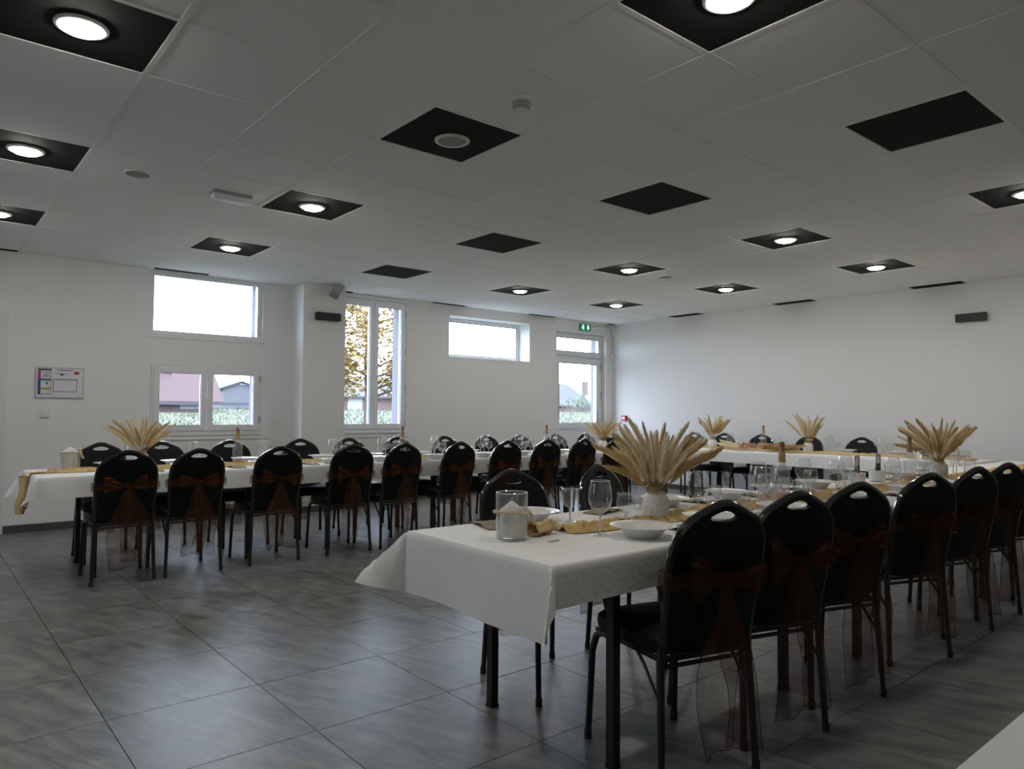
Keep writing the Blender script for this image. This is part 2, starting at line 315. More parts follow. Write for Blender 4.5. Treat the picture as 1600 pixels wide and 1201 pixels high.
def tile_mesh(w, d, th, m, name, cache):
    k = (round(w, 3), round(d, 3), name)
    if k not in cache:
        t = MB(); a, b = w / 2, d / 2; e = .0006
        t.add([(-a, -b, -th), (a, -b, -th), (a, b, -th), (-a, b, -th), (-a + e, -b + e, 0), (a - e, -b + e, 0), (a - e, b - e, 0), (-a + e, b - e, 0)],
              [(4, 5, 6, 7), (0, 1, 5, 4), (1, 2, 6, 5), (2, 3, 7, 6), (3, 0, 4, 7)]); cache[k] = t.mesh(name, m)
    return cache[k]
for n, (d, vis, x0, x1, y0, y1) in enumerate(tiles):
    if vis and n < 300: obj('floor_tile', tile_mesh(x1 - x0 - 2 * g, y1 - y0 - 2 * g, .009, M['floor'], 'floor_tile', cache), FL, ((x0 + x1) / 2, (y0 + y1) / 2, random.uniform(-.0003, .0003)))
    else: rest.box(x0 + g, x1 - g, y0 + g, y1 - g, -.009, 0)
rest.build('floor_tile_field', M['floor'], FL, kind='stuff')

# ceiling: deck, grid bars, tiles
mb = MB(); mb.box(XL, XW, YB, YW, ZC + .06, ZC + .14); CE = struct('ceiling', mb, M['ceil'])
bars = MB(); bw = .012
i0, i1 = int(ffloor((XL - GX) / .6)), int(ffloor((XW - GX) / .6)) + 1; j0, j1 = int(ffloor((YB - GY) / .6)), int(ffloor((YW - GY) / .6)) + 1
for i in range(i0 + 1, i1): bars.box(GX + .6 * i - bw, GX + .6 * i + bw, YB, YW, ZC + .0004, ZC + .02)
for j in range(j0 + 1, j1): bars.box(XL, XW, GY + .6 * j - bw, GY + .6 * j + bw, ZC + .0006, ZC + .02)
for q in ((XL, XL + .008, YB, YW), (XW - .008, XW, YB, YW), (XL, XW, YB, YB + .008), (XL, XW, YW - .008, YW)): bars.box(*q, ZC - .0012, ZC + .02)
bars.build('grid_bars', M['grid'], CE)
BLACK = {(u, -v - 1) for u in (-6, -3, 0, 3, 6, 9, 12) for v in (-9, -6, -3, 0, 3, 6, 9)}
LIT = [(u, v) for u in (-3, 0, 6, 9) for v in (-6, -3, 0, 3) if (u, v) != (0, 0)]
ct = []
for i in range(i0, i1):
    for j in range(j0, j1):
        x0, x1, y0, y1 = clip_rect(GX + .6 * i, GX + .6 * (i + 1), GY + .6 * j, GY + .6 * (j + 1))
        if x1 - x0 < .03 or y1 - y0 < .03: continue
        cx, cy = (x0 + x1) / 2, (y0 + y1) / 2
        vis = any((lambda q: q and -20 < q[0] < 1620 and q[1] > -30)(pj((px_, py_, ZC))) for px_ in (x0, cx, x1) for py_ in (y0, cy, y1))
        ct.append((cx * cx + cy * cy if vis else 1e9, vis, i, j, x0, x1, y0, y1))
ct.sort(); rest = MB(); nct = 0
for (d, vis, i, j, x0, x1, y0, y1) in ct:
    blk = (i, j) in BLACK; gg = .0122 if not blk else .0165
    if vis and (blk or nct < 280):
        nct += 1
        k = (round(x1 - x0, 3), round(y1 - y0, 3), blk)
        if k not in cache:
            t = MB(); a, b = (x1 - x0) / 2 - (gg if x1 - x0 > .55 else .011), (y1 - y0) / 2 - (gg if y1 - y0 > .55 else .011); e = .0008; t.add([(-a, -b, .02), (a, -b, .02), (a, b, .02), (-a, b, .02), (-a + e, -b + e, 0), (a - e, -b + e, 0), (a - e, b - e, 0), (-a + e, b - e, 0)], [(7, 6, 5, 4), (4, 5, 1, 0), (5, 6, 2, 1), (6, 7, 3, 2), (7, 4, 0, 3)])
            cache[k] = t.mesh('ceiling_tile', M['blacktile' if blk else 'ceil'])
        o = obj('ceiling_tile', cache[k], CE, ((x0 + x1) / 2, (y0 + y1) / 2, ZC + .0015 + random.uniform(0, .0015)))
        if blk: o['label'] = 'black ceiling tile'
    else: rest.box(x0 + gg, x1 - gg, y0 + gg, y1 - gg, ZC + .002, ZC + .02, 1 if blk else 0)
rest.build('ceiling_tile_field', [M['ceil'], M['blacktile']], CE, kind='stuff')

# skirting
def skirt(name, boxes):
    mb = MB()
    for b in boxes: mb.box(*b, 0, .075)
    struct(name, mb, M['skirt'])
skirt('baseboard_back', [(XL, -.33, YW - .012, YW), (.73, 3.58, YW - .012, YW), (4.13, 8.0, YW - .012, YW), (9.28, XW, YW - .012, YW), (3.568, 4.142, 8.158, 8.17), (3.568, 3.58, 8.17, YW - .012), (4.13, 4.142, 8.17, YW - .012)])
skirt('baseboard_right', [(XW - .012, XW, YB, YW)])
skirt('baseboard_left', [(XL, XL + .012, YB, YW)])

# ------------------------------------------------------------------ windows and doors
def frame_box(mb, x0, x1, z0, z1, w, y0, y1, wb=None):
    wb = wb or w
    mb.box(x0, x0 + w, y0, y1, z0, z1); mb.box(x1 - w, x1, y0, y1, z0, z1); mb.box(x0 + w, x1 - w, y0, y1, z1 - w, z1); mb.box(x0 + w, x1 - w, y0, y1, z0, z0 + wb)
def pane(par, x0, x1, z0, z1, y): MB().box(x0, x1, y, y + .004, z0, z1).build('pane', M['pane'], par)
def gasket(par, x0, x1, z0, z1, y):
    g_ = MB(); frame_box(g_, x0 - .004, x1 + .004, z0 - .004, z1 + .004, .008, y, y + .006); g_.build('gasket', M['gasket'], par)
# high fixed window
w = struct('window_1', (lambda m_: (frame_box(m_, 1.985, 3.215, 2.035, 2.733, .045, YW + .03, YW + .10), m_)[1])(MB()), M['pvc']); pane(w, 2.03, 3.17, 2.08, 2.69, YW + .06)
t_ = MB(); t_.box(3.222, 3.24, YW - .008, YW, 2.0, 2.735); t_.box(1.95, 3.24, YW - .008, YW, 2.0, 2.018); t_.build('trim_strip', M['wall'], w)
# low two-sash window
w = struct('window_2', (lambda m_: (frame_box(m_, 2.012, 3.208, .952, 1.698, .03, YW - .005, YW + .07), m_)[1])(MB()), M['pvc'])
for (a, b) in ((2.035, 2.592), (2.600, 3.185)):
    s_ = MB(); frame_box(s_, a, b, .975, 1.675, .06, YW - .02, YW + .05); so = s_.build('sash', M['pvc'], w); pane(so, a + .05, b - .05, 1.03, 1.62, YW + .01); gasket(so, a + .06, b - .06, 1.035, 1.615, YW - .003)
h_ = MB(); h_.box(2.575, 2.60, YW - .045, YW - .02, 1.28, 1.34); h_.tube([(2.588, YW - .05, 1.31), (2.588, YW - .055, 1.22)], .008); h_.build('window_handle', M['pvc'], w, True)
for z in (1.07, 1.55): MB().tube([(3.20, YW - .02, z), (3.20, YW - .02, z + .07)], .009).build('hinge', M['steel'], w, True)
MB().box(2.0, 3.22, YW - .02, YW, .925, .95).build('window_sill', M['pvc'], w)
# tall casement
w = struct('window_3', (lambda m_: (frame_box(m_, 4.165, 5.215, .952, 2.688, .035, YW + .0, YW + .07), m_)[1])(MB()), M['pvc'])
for (a, b) in ((4.19, 4.716), (4.722, 5.19)):
    s_ = MB(); frame_box(s_, a, b, .975, 2.66, .06, YW - .02, YW + .05); so = s_.build('sash', M['pvc'], w); pane(so, a + .05, b - .05, 1.02, 2.61, YW + .01); gasket(so, a + .06, b - .06, 1.035, 2.60, YW - .003)
h_ = MB(); h_.box(4.70, 4.74, YW - .04, YW - .02, 1.42, 1.50); h_.tube([(4.72, YW - .045, 1.46), (4.72, YW - .05, 1.36)], .009); h_.build('window_handle', M['pvc'], w, True)
for z in (1.0, 1.5, 2.0, 2.5): MB().tube([(5.205, YW - .02, z), (5.205, YW - .02, z + .07)], .009).build('hinge', M['steel'], w, True)
MB().box(4.13, 5.24, YW - .03, YW, .92, .945).build('window_sill', M['pvc'], w)
MB().box(4.13, 5.25, YW - .02, YW, 2.69, 2.725).build('blind_box', M['pvc'], w)
# wide window, deep inside reveal
w = struct('window_4', (lambda m_: (frame_box(m_, 5.945, 7.475, 2.005, 2.595, .05, YW + .26, YW + .33), m_)[1])(MB()), M['pvc']); pane(w, 5.99, 7.43, 2.05, 2.55, YW + .29); gasket(w, 6.0, 7.42, 2.057, 2.543, YW + .255)
# added side window, out of the camera's view, brightening left floor and cloth
def yz(m_): m_.v = [(XL - (y - YW), x, z) for x, y, z in m_.v]; return m_
m_ = MB(); frame_box(m_, LW[0] + .005, LW[1] - .005, LW[2] + .005, LW[3] - .005, .07, YW + .02, YW + .09); m_.box(4.87, 4.93, YW + .02, YW + .09, 1.0, 2.25); w = struct('added_side_window', yz(m_), M['pvc'])
for a, b in ((4.51, 4.88), (4.92, 5.29)): yz(MB().box(a, b, YW + .05, YW + .054, 1.01, 2.24)).build('pane', M['pane'], w)
# glazed exit door with transom
d = struct('door_2', (lambda m_: (frame_box(m_, 8.065, 9.235, .0, 2.535, .045, YW + .10, YW + .18, .02), m_.box(8.11, 9.19, YW + .10, YW + .18, 2.12, 2.20), m_)[2])(MB()), M['pvc'])
s_ = MB(); frame_box(s_, 8.11, 9.19, 2.20, 2.49, .035, YW + .09, YW + .17); so = s_.build('transom_sash', M['pvc'], d); pane(so, 8.14, 9.16, 2.23, 2.46, YW + .13); gasket(so, 8.145, 9.155, 2.235, 2.455, YW + .087)
s_ = MB(); frame_box(s_, 8.115, 9.185, .02, 2.115, .085, YW + .085, YW + .165); s_.box(8.2, 9.1, YW + .085, YW + .165, .94, 1.03); lf = s_.build('door_leaf', M['pvc'], d)
MB().box(8.19, 9.11, YW + .11, YW + .14, .1, .95).build('door_panel', M['pvc'], lf); pane(lf, 8.19, 9.11, 1.02, 2.04, YW + .12); gasket(lf, 8.2, 9.1, 1.035, 2.03, YW + .08)
h_ = MB(); h_.box(9.115, 9.15, YW + .07, YW + .085, 1.0, 1.22); h_.tube([(9.13, YW + .075, 1.12), (9.13, YW + .04, 1.12), (9.02, YW + .04, 1.12)], .010); h_.build('door_handle', M['steel'], lf, True)
for z in (1.45, 1.95): MB().tube([(9.19, YW + .075, z), (9.19, YW + .075, z + .12)], .011).build('hinge', M['steel'], lf, True)
# plain interior door at far left
d = struct('door_1', (lambda m_: (frame_box(m_, -.32, .725, 0, 2.165, .07, YW - .015, YW + .0, .001), m_)[1])(MB()), M['door'])
MB().box(-.245, .645, YW + .02, YW + .06, .005, 2.09).build('door_leaf', M['door'], d)
h_ = MB(); h_.tube([(-.17, YW + .02, 1.03), (-.17, YW - .035, 1.03), (-.05, YW - .035, 1.03)], .009); h_.build('door_handle', M['steel'], d, True)

# ------------------------------------------------------------------ ceiling and wall fittings
def cc(u, v): return GX + .6 * (u + .5), GY - .6 * (v + .5)
lamp0 = None
def lamp(u, v):
    global lamp0
    x, y = cc(u, v); p = pj((x, y, ZC))
    seen = p and 0 < p[0] < 1600 and -10 < p[1] < 1200
    col = {-6: 'outermost left', -3: 'first from left', 0: 'second from left', 6: 'third from left', 9: 'fourth from left'}[u]; row = {-6: 'row nearest windows', -3: 'second row from windows', 0: 'third row from windows', 3: 'row above near table', 6: 'the row behind the camera', 9: 'the last row behind the camera'}[v]
    lab = 'lit round downlight, %s of %s' % (col, row)
    if lamp0 is None:
        t = thing('downlight', lab, 'light', (x, y, ZC), 0, 'round downlights in black ceiling tiles')
        MB().open().lathe([(.098, .0), (.098, -.006), (.092, -.010), (.078, -.011), (.072, -.004), (.072, .0)], 32).build('ring', M['ledring'], t, True)
        MB().lathe([(.0715, -.003), (.071, -.012), (.066, -.020), (.045, -.026), (1e-6, -.028)], 32).build('diffuser', M['led'], t, True)
        lamp0 = t; note(t)
    else: copy_tree(lamp0, (x, y, ZC), 0, lab)
for (u, v) in LIT:
    x, y = cc(u, v)
    if y > YB + .3 and x > XL + .3: lamp(u, v)
x, y = cc(0, 0)
t = thing('ceiling_speaker', 'round white loudspeaker set in the black tile beside the smoke detector', 'speaker', (x + .03, y + .02, ZC))
MB().open().lathe([(.100, 0), (.100, -.006), (.094, -.010), (.080, -.010), (.078, -.004)], 32).build('ring', M['plastic'], t, True); MB().lathe([(1e-6, -.009), (.03, -.008), (.079, -.004)], 32).build('grille', M['grille'], t, True)
p = on_z(815, 155, ZC); t = thing('smoke_detector', 'cream smoke detector with slotted dome on the ceiling', 'smoke detector', p)
MB().lathe([(.055, 0), (.055, -.012), (.048, -.016)], 24).build('base', M['plastic'], t, True)
dm = MB().lathe([(.046, -.016), (.045, -.028), (.04, -.042), (.032, -.054), (.015, -.058), (1e-6, -.058)], 24).build('dome', M['plastic'], t, True)
for zz, rr in ((-.022, .0462), (-.031, .0447), (-.040, .0415), (-.048, .037)): MB().open().lathe([(rr, zz), (rr + .0006, zz - .002), (rr - .0006, zz - .004)], 24).build('slot', M['dark'], dm)
for (px, py, r, lab) in ((215, 271, .085, 'flat white round ceiling speaker left of the emergency light'), (1040, 432, .085, 'flat white round ceiling speaker near the right wall')):
    p = on_z(px, py, ZC); t = thing('ceiling_speaker', lab, 'speaker', p)
    MB().open().lathe([(r, 0), (r, -.004), (r * .93, -.008), (r * .84, -.007)], 28).build('ring', M['plastic'], t, True); MB().lathe([(1e-6, -.007), (r * .85, -.005)], 28).build('grille', M['grille'], t, True)
# emergency bulkhead light
p = on_z(361, 304, ZC); t = thing('emergency_light', 'clear plastic emergency light bulkhead on the ceiling', 'light', p, 0)
MB().box(-.135, .135, -.055, .055, -.018, 0).build('base', M['greyplastic'], t)
mb = MB(); mb.add([(-.13, -.05, -.018), (.13, -.05, -.018), (.13, .05, -.018), (-.13, .05, -.018), (-.125, -.035, -.055), (.125, -.035, -.055), (.125, .035, -.055), (-.125, .035, -.055)], [(7, 6, 5, 4), (4, 5, 1, 0), (5, 6, 2, 1), (6, 7, 3, 2), (7, 4, 0, 3)]); mb.build('cover', M['clearplastic'], t)
for dx in (-.02, .012): MB().box(dx, dx + .014, -.0375, -.036, -.046, -.036).build('led_window', M['exitwhite'], t)
# exit sign
p0 = on_y(905, 504, YW); t = thing('exit_sign', 'green exit sign with two white pictograms above the glazed door', 'sign', (8.70, YW, 2.645))
MB().box(-.125, .125, -.035, 0, -.06, .055).build('housing', M['green'], t)
mb = MB(); mb.add([(-.075, -.0365, .03), (-.055, -.0365, .04), (-.04, -.0365, .02), (-.045, -.0365, -.01), (-.035, -.0365, -.045), (-.055, -.0365, -.045), (-.065, -.0365, -.015), (-.09, -.0365, -.03), (-.095, -.0365, -.015), (-.07, -.0365, .0)], [(0, 1, 2, 3, 9), (3, 4, 5, 6), (3, 6, 7, 8, 9)]); mb.build('running_figure', M['exitwhite'], t)
mb = MB(); mb.box(.05, .07, -.0365, -.035, -.005, .04); mb.add([(.03, -.0365, -.002), (.09, -.0365, -.002), (.06, -.0365, -.045)], [(0, 2, 1)]); mb.build('arrow', M['exitwhite'], t)
# black wall lights and grey speaker
for loc, rz, lab in (((3.88, 8.17, 2.35), 0, 'black rectangular wall light on the column'), ((XW, 2.965, 2.335), pi / 2 * -1, 'black rectangular wall light high on the right wall')):
    t = thing('wall_light', lab, 'light', loc, rz)
    MB().box(-.155, .155, -.07, -.008, -.045, .045).build('housing', M['blackbox'], t); MB().box(-.05, .05, -.008, 0, -.04, .04).build('bracket', M['blackbox'], t)
    mb = MB(); mb.box(-.14, .14, -.058, -.02, .0452, .047); mb.box(-.14, .14, -.058, -.02, -.047, -.0452); mb.build('lens', M['dark'], t)
p = on_z(516, 436, 2.66); t = thing('wall_speaker', 'grey box loudspeaker tilted down under the ceiling at the column', 'speaker', (3.95, 8.05, 2.665))
mb = MB(); mb.box(-.055, .055, -.06, .05, -.085, .07); o = mb.build('cabinet', M['greyplastic'], t); o.rotation_euler = (radians(-22), radians(28), radians(-25))
o2 = MB().box(-.047, .047, -.064, -.06, -.075, .06).build('grille', M['grille'], o)
MB().tube([(0, .03, 0), (0, .12, .0)], .012).build('bracket', M['greyplastic'], t)
# evacuation plan, switch, call point
t = thing('evacuation_plan', 'framed evacuation plan with coloured bands on the left wall', 'sign', (1.165, YW, 1.47))
MB().box(-.21, .21, -.012, 0, -.155, .155).build('frame', M['alu'], t); MB().box(-.2, .2, -.0135, -.012, -.145, .145).build('sheet', M['paper'], t)
def pr(a, b, c, d_, m_): MB().box(a, b, -.0145, -.0135, c, d_).build('print', M[m_], t)
pr(-.19, -.075, .12, .14, 'printdark'); pr(-.19, -.165, .04, .12, 'printpink'); pr(-.19, -.165, -.12, .04, 'printblue'); pr(-.165, -.075, .02, .04, 'printteal'); pr(-.165, -.075, -.07, -.05, 'printyellow'); pr(-.165, -.08, -.118, -.112, 'printdark'); pr(-.08, -.076, -.115, .12, 'printdark'); pr(-.12, -.105, -.02, .01, 'printteal')
for zz in (.06, .075, .095): pr(-.15, -.09, zz, zz + .006, 'printdark')
pr(.12, .165, .09, .115, 'printred'); pr(-.06, .15, .03, .038, 'printdark'); pr(-.06, .15, -.09, -.085, 'printdark'); pr(.145, .15, -.09, .03, 'printdark'); pr(-.06, -.055, -.09, .03, 'printdark'); pr(-.03, .11, .125, .132, 'printdark'); pr(-.05, .07, .09, .095, 'printdark'); pr(.0, .03, .075, .09, 'printblue')
t = thing('light_switch', 'small white light switch below the evacuation plan', 'switch', (1.045, YW, 1.16)); MB().box(-.04, .04, -.012, 0, -.04, .04).build('plate', M['plastic'], t); MB().box(-.028, .028, -.017, -.012, -.028, .028).build('rocker', M['plastic'], t)
t = thing('alarm_call_point', 'red fire alarm call point on the right wall by the corner', 'alarm', (XW, 8.24, 1.12), -pi / 2); MB().box(-.045, .045, -.05, 0, -.045, .045).build('housing', M['red'], t); MB().box(-.028, .028, -.052, -.05, -.02, .02).build('label_plate', M['plastic'], t)
mb = MB(); pts = [(8.83, YW - .01, 2.66), (9.1, YW - .012, 2.69), (9.33, YW - .012, 2.68), (9.37, YW - .02, 2.5), (9.38, YW - .03, 2.35), (9.33, YW - .02, 2.22), (9.25, YW + .02, 2.17), (9.1, YW + .085, 2.14), (8.6, YW + .085, 2.155), (8.1, YW + .085, 2.16)]
def smooth_path(P, n=6):
    out = []; P = [Vector(p) for p in P]
    for i in range(len(P) - 1):
        a, b, c, d_ = P[max(0, i - 1)], P[i], P[i + 1], P[min(len(P) - 1, i + 2)]
        for k in range(n):
            t = k / n; out.append(.5 * ((2 * b) + (c - a) * t + (2 * a - 5 * b + 4 * c - d_) * t * t + (3 * b - a - 3 * c + d_) * t ** 3))
    return out + [P[-1]]
tag(mb.tube(smooth_path(pts), .004, 6).build('cable', M['greyplastic'], None, True), 'thin grey cable looping from the exit sign down beside the door', 'cable')
# radiators
for (x0, x1, zt, lab) in ((2.08, 3.30, .88, 'white panel radiator under the two-sash window'), (4.30, 5.18, .87, 'white panel radiator under the tall window')):
    t = thing('radiator', lab, 'radiator', ((x0 + x1) / 2, YW, 0)); hw = (x1 - x0) / 2
    mb = MB(); mb.box(-hw, hw, -.115, -.10, .14, zt - .01); n = int(hw * 2 / .04)
    for k in range(n): mb.box(-hw + .01 + k * .04, -hw + .028 + k * .04, -.119, -.115, .18, zt - .05)
    mb.build('front_panel', M['radiator'], t); MB().box(-hw, hw, -.03, -.015, .14, zt - .01).build('back_panel', M['radiator'], t)
    mb = MB(); mb.box(-hw, hw, -.12, -.012, zt - .012, zt); tg = mb.build('top_grille', M['radiator'], t)
    mb = MB(); n = int(hw * 2 / .022)
    for k in range(n): mb.box(-hw + .012 + k * .022, -hw + .025 + k * .022, -.1206, -.1195, zt - .0105, zt - .003); mb.box(-hw + .012 + k * .022, -hw + .025 + k * .022, -.1, -.03, zt - .0005, zt + .0006)
    mb.build('slots', M['slot'], tg, kind='stuff')
    MB().box(-hw, -hw + .01, -.1, -.03, .16, zt - .012).build('side_cover', M['radiator'], t); MB().box(hw - .01, hw, -.1, -.03, .16, zt - .012).build('side_cover', M['radiator'], t)
    mb = MB(); mb.tube([(hw + .03, -.05, .16), (hw - .02, -.05, .16)], .01); mb.tube([(hw + .03, -.05, .16), (hw + .03, -.05, 0)], .008); mb.build('pipe', M['radiator'], t, True)
    for q in (-hw + .15, hw - .15): MB().box(q - .02, q + .02, -.015, 0, .3, .7).build('bracket', M['radiator'], t)
    MB().lathe([(.018, 0), (.02, .02), (.02, .06), (.012, .065)], 12).build('valve', M['dark'], t, True, loc=(hw + .03, -.05, zt - .16))

# ------------------------------------------------------------------ outside
def gz(y): return -.25 + (1.55) * min(1, max(0, (y - 9) / 34)) ** .8
mb = MB(); mb.grid(lambda a, b: (-60 + 200 * a, 8.9 + 110 * b * b, gz(8.9 + 110 * b * b) - (.0 if b > .02 else .02)), 30, 40); struct('ground', mb, M['grass'], None, True)
mb = MB(); mb.box(-20, 30, 8.9, 12.2, -.30, -.19); mb.box(-20, XL - .32, -12, 8.9, -.30, -.19); struct('path', mb, M['bounce_terrace'])  # unseen pale ground strips added to bounce daylight up to the ceiling
rg = MB()
for k in range(16000):
    y = random.uniform(13, 46); x = random.uniform(.15, 1.35) * y; z = gz(y); h_ = random.uniform(.06, .20); a = random.uniform(0, 6.28); dx, dy = cos(a) * .025, sin(a) * .025; lx, ly = random.uniform(-.15, .15), random.uniform(-.15, .15)
    rg.add([(x - dx, y - dy, z - .02), (x + dx, y + dy, z - .02), (x + lx, y + ly, z + h_)], [(0, 1, 2)])
tag(rg.build('grass', M['grass'], None), 'tall pale meadow grass outside the windows', 'grass', kind='stuff')

def prism_roof(mb, x0, x1, y0, y1, z0, zr, ov=.4, mi=0, th=.12, axis='x'):
    if axis == 'x':
        ym = (y0 + y1) / 2; s_ = (zr - z0) / (ym - y0)
        for (ya, sg) in ((y0, -1), (y1, 1)):
            yo = ya + sg * ov; zo = z0 - s_ * ov
            mb.add([(x0 - ov, yo, zo), (x1 + ov, yo, zo), (x1 + ov, ym, zr), (x0 - ov, ym, zr), (x0 - ov, yo, zo + th), (x1 + ov, yo, zo + th), (x1 + ov, ym, zr + th), (x0 - ov, ym, zr + th)], [(0, 1, 2, 3), (4, 7, 6, 5), (0, 4, 5, 1), (1, 5, 6, 2), (2, 6, 7, 3), (3, 7, 4, 0)], mi)
    else:
        xm = (x0 + x1) / 2; s_ = (zr - z0) / (xm - x0)
        for (xa, sg) in ((x0, -1), (x1, 1)):
            xo = xa + sg * ov; zo = z0 - s_ * ov
            mb.add([(xo, y0 - ov, zo), (xo, y1 + ov, zo), (xm, y1 + ov, zr), (xm, y0 - ov, zr), (xo, y0 - ov, zo + th), (xo, y1 + ov, zo + th), (xm, y1 + ov, zr + th), (xm, y0 - ov, zr + th)], [(0, 1, 2, 3), (4, 7, 6, 5), (0, 4, 5, 1), (1, 5, 6, 2), (2, 6, 7, 3), (3, 7, 4, 0)], mi)
def gable_walls(mb, x0, x1, y0, y1, z0, ze, zr, axis='x'):
    mb.box(x0, x1, y0, y1, z0, ze)
    if axis == 'x':
        ym = (y0 + y1) / 2
        for x in (x0, x1): mb.add([(x, y0, ze), (x, y1, ze), (x, ym, zr)], [(0, 1, 2)])
    else:
        xm = (x0 + x1) / 2
        for y in (y0, y1): mb.add([(x0, y, ze), (x1, y, ze), (xm, y, zr)], [(0, 1, 2)])
def building(name, lab, x0, x1, y0, y1, zb, ze, zr, wm, rm, axis='x', ov=.4):
    t = thing(name, lab, 'building', ((x0 + x1) / 2, y0, zb))
    ox, oy, oz = (x0 + x1) / 2, y0, zb
    mb = MB(); gable_walls(mb, x0 - ox, x1 - ox, 0, y1 - oy, 0, ze - oz, zr - oz, axis); mb.build('walls', M[wm], t)
    mb = MB(); prism_roof(mb, x0 - ox, x1 - ox, 0, y1 - oy, ze - oz, zr - oz, ov, axis=axis); mb.build('roof', M[rm], t)
    return t
Y1 = 38
a = on_y(236, 628, Y1); b = on_y(345, 628, Y1); tp = on_y(345, 560, Y1 + 6)
hs = building('house', 'brick house with big red tiled roof outside the two-sash window', a.x - 7, b.x - .4, Y1, Y1 + 5, gz(Y1) - .3, a.z + .35, on_y(300, 545, Y1 + 2.5).z, 'brick', 'rooftile')
q = hs.location
MB().box(-8, 7, -.55, -.42, a.z - q.z - .12, a.z - q.z + .02).build('gutter', M['slate'], hs)
for px in (285, 293, 301, 309): pp = on_y(px, 634, Y1); wd = MB().box(-.12, .12, -.03, .03, -.16, .16).build('window', M['whitepaint'], hs, loc=(pp.x - q.x, -.01, pp.z - q.z)); 
dp = on_y(247, 590, Y1 + 1.2); dr = MB().box(-.6, .6, -.1, 1.6, -.5, .1).build('dormer', M['brick'], hs, loc=(dp.x - q.x, 1.2, dp.z - q.z))
mb = MB(); mb.add([(-.6, -.1, .1), (.6, -.1, .1), (0, -.1, .75)], [(0, 1, 2)]); mb.build('dormer_gable', M['whitepaint'], dr); mb = MB(); prism_roof(mb, -.6, .6, -.1, 1.6, .1, .75, .18, th=.06, axis='y'); mb.build('dormer_roof', M['rooftile'], dr)
Y2 = 62
a = on_y(349, 606, Y2); b = on_y(404, 606, Y2); c_ = on_y(376, 597, Y2)
bn = building('barn', 'grey clad barn with low gable beyond the red roofed house', a.x, b.x, Y2, Y2 + 14, gz(Y2) - .3, a.z, c_.z, 'barn', 'slate', axis='y', ov=.3)
MB().box(-.05 * (b.x - a.x), .45 * (b.x - a.x), -.06, 0, 2.4, 2.55).build('rail', M['whitepaint'], bn)
Y3 = 44
a = on_y(480, 620, Y3); b = on_y(618, 620, Y3)
h3 = building('house', 'long pink brick house behind the autumn tree', a.x, b.x + 3, Y3, Y3 + 9, gz(Y3) - .3, a.z + .1, a.z + 1.3, 'brick', 'slate')
pp = on_y(554, 633, Y3); MB().box(-.55, .55, -.05, 0, -.55, .5).build('window', M['whitepaint'], h3, loc=(pp.x - h3.location.x, -.01, pp.z - h3.location.z))
Y4 = 52
a = on_y(850, 640, Y4); b = on_y(925, 640, Y4); rdg = on_y(914, 601, Y4 + 4)
h4 = building('house', 'brick gable house with steep grey slate roof seen through the glazed door', a.x - 2, b.x, Y4, Y4 + 8, gz(Y4) - .3, gz(Y4) + .7, on_y(895, 602, Y4 + 4).z, 'brick', 'slate', ov=.3)
MB().box(-.25, .25, -.25, .25, -.6, .95).build('chimney', M['brick'], h4, loc=(rdg.x - h4.location.x, 4, rdg.z - h4.location.z - .6))
pp = on_y(911, 630, Y4 - 4); cz = gz(Y4 - 4)
t = thing('conifer_tree', 'small dark conifer in front of the grey roofed house', 'tree', (pp.x, Y4 - 4, cz)); MB().lathe([(.1, 0), (.08, 1.2)], 8).build('trunk', M['bark'], t)
mb = MB(); hh = on_y(911, 612, Y4 - 4).z - cz
for k in range(420):
    f_ = random.random(); z = .3 + (hh - .3) * f_; r = (1 - f_) * .85 + .05; a_ = random.uniform(0, 6.28); x, y = cos(a_) * r, sin(a_) * r
    mb.add([(x * .3, y * .3, z + .25), (x - y * .25, y + x * .25, z - .1), (x + y * .25, y - x * .25, z - .1)], [(0, 1, 2)])
mb.build('foliage', M['conifer'], t)
pp = on_y(895, 640, Y4 - 6)
t = thing('shrub', 'pale green garden shrub below the conifer', 'shrub', (pp.x, Y4 - 6, gz(Y4 - 6)))
MB().lathe([(.05, 0), (.04, .5)], 6).build('stem', M['bark'], t); mb = MB()
for k in range(300):
    v_ = Vector((random.gauss(0, 1), random.gauss(0, 1), random.gauss(0, 1))).normalized() * random.uniform(.5, 1); c0 = Vector((v_.x * 1.6, v_.y * .8, .7 + v_.z * .6)); d_ = Vector((random.uniform(-.14, .14), random.uniform(-.14, .14), random.uniform(-.1, .14))); e_ = Vector((random.uniform(-.14, .14), random.uniform(-.14, .14), .1))
    mb.add([c0, c0 + d_, c0 + e_], [(0, 1, 2)])
mb.build('foliage', M['shrub'], t)
# autumn tree
YT = 24; tp = on_y(575, 640, YT); tb = Vector((tp.x, YT, gz(YT)))
t = thing('autumn_tree', 'tree with yellow autumn leaves outside the tall window', 'tree', tb)
rt = random.Random(3); tr = MB(); tr.tube([(0, 0, 0), (.05, 0, 1.2), (0, .1, 2.6), (.1, .1, 4.2), (0, 0, 6.5)], [.2, .17, .14, .1, .03], 8); ends = []
for k in range(26):
    z = rt.uniform(.8, 5.6); a_ = rt.uniform(0, 6.28); L_ = rt.uniform(1.4, 2.9); p0 = Vector((0, 0, z)); p1 = p0 + Vector((cos(a_) * L_ * .5, sin(a_) * L_ * .5, L_ * .18)); p2 = p0 + Vector((cos(a_) * L_, sin(a_) * L_, L_ * rt.uniform(.1, .6)))
    tr.tube([p0, p1, p2], [.05, .035, .01], 5); ends += [p1, p2, (p1 + p2) / 2]
    for m_ in range(3):
        a2 = a_ + rt.uniform(-1, 1); p3 = p1 + Vector((cos(a2), sin(a2), rt.uniform(-.2, .6))) * rt.uniform(.5, 1.2); tr.tube([p1, p3], [.02, .006], 4); ends.append(p3)
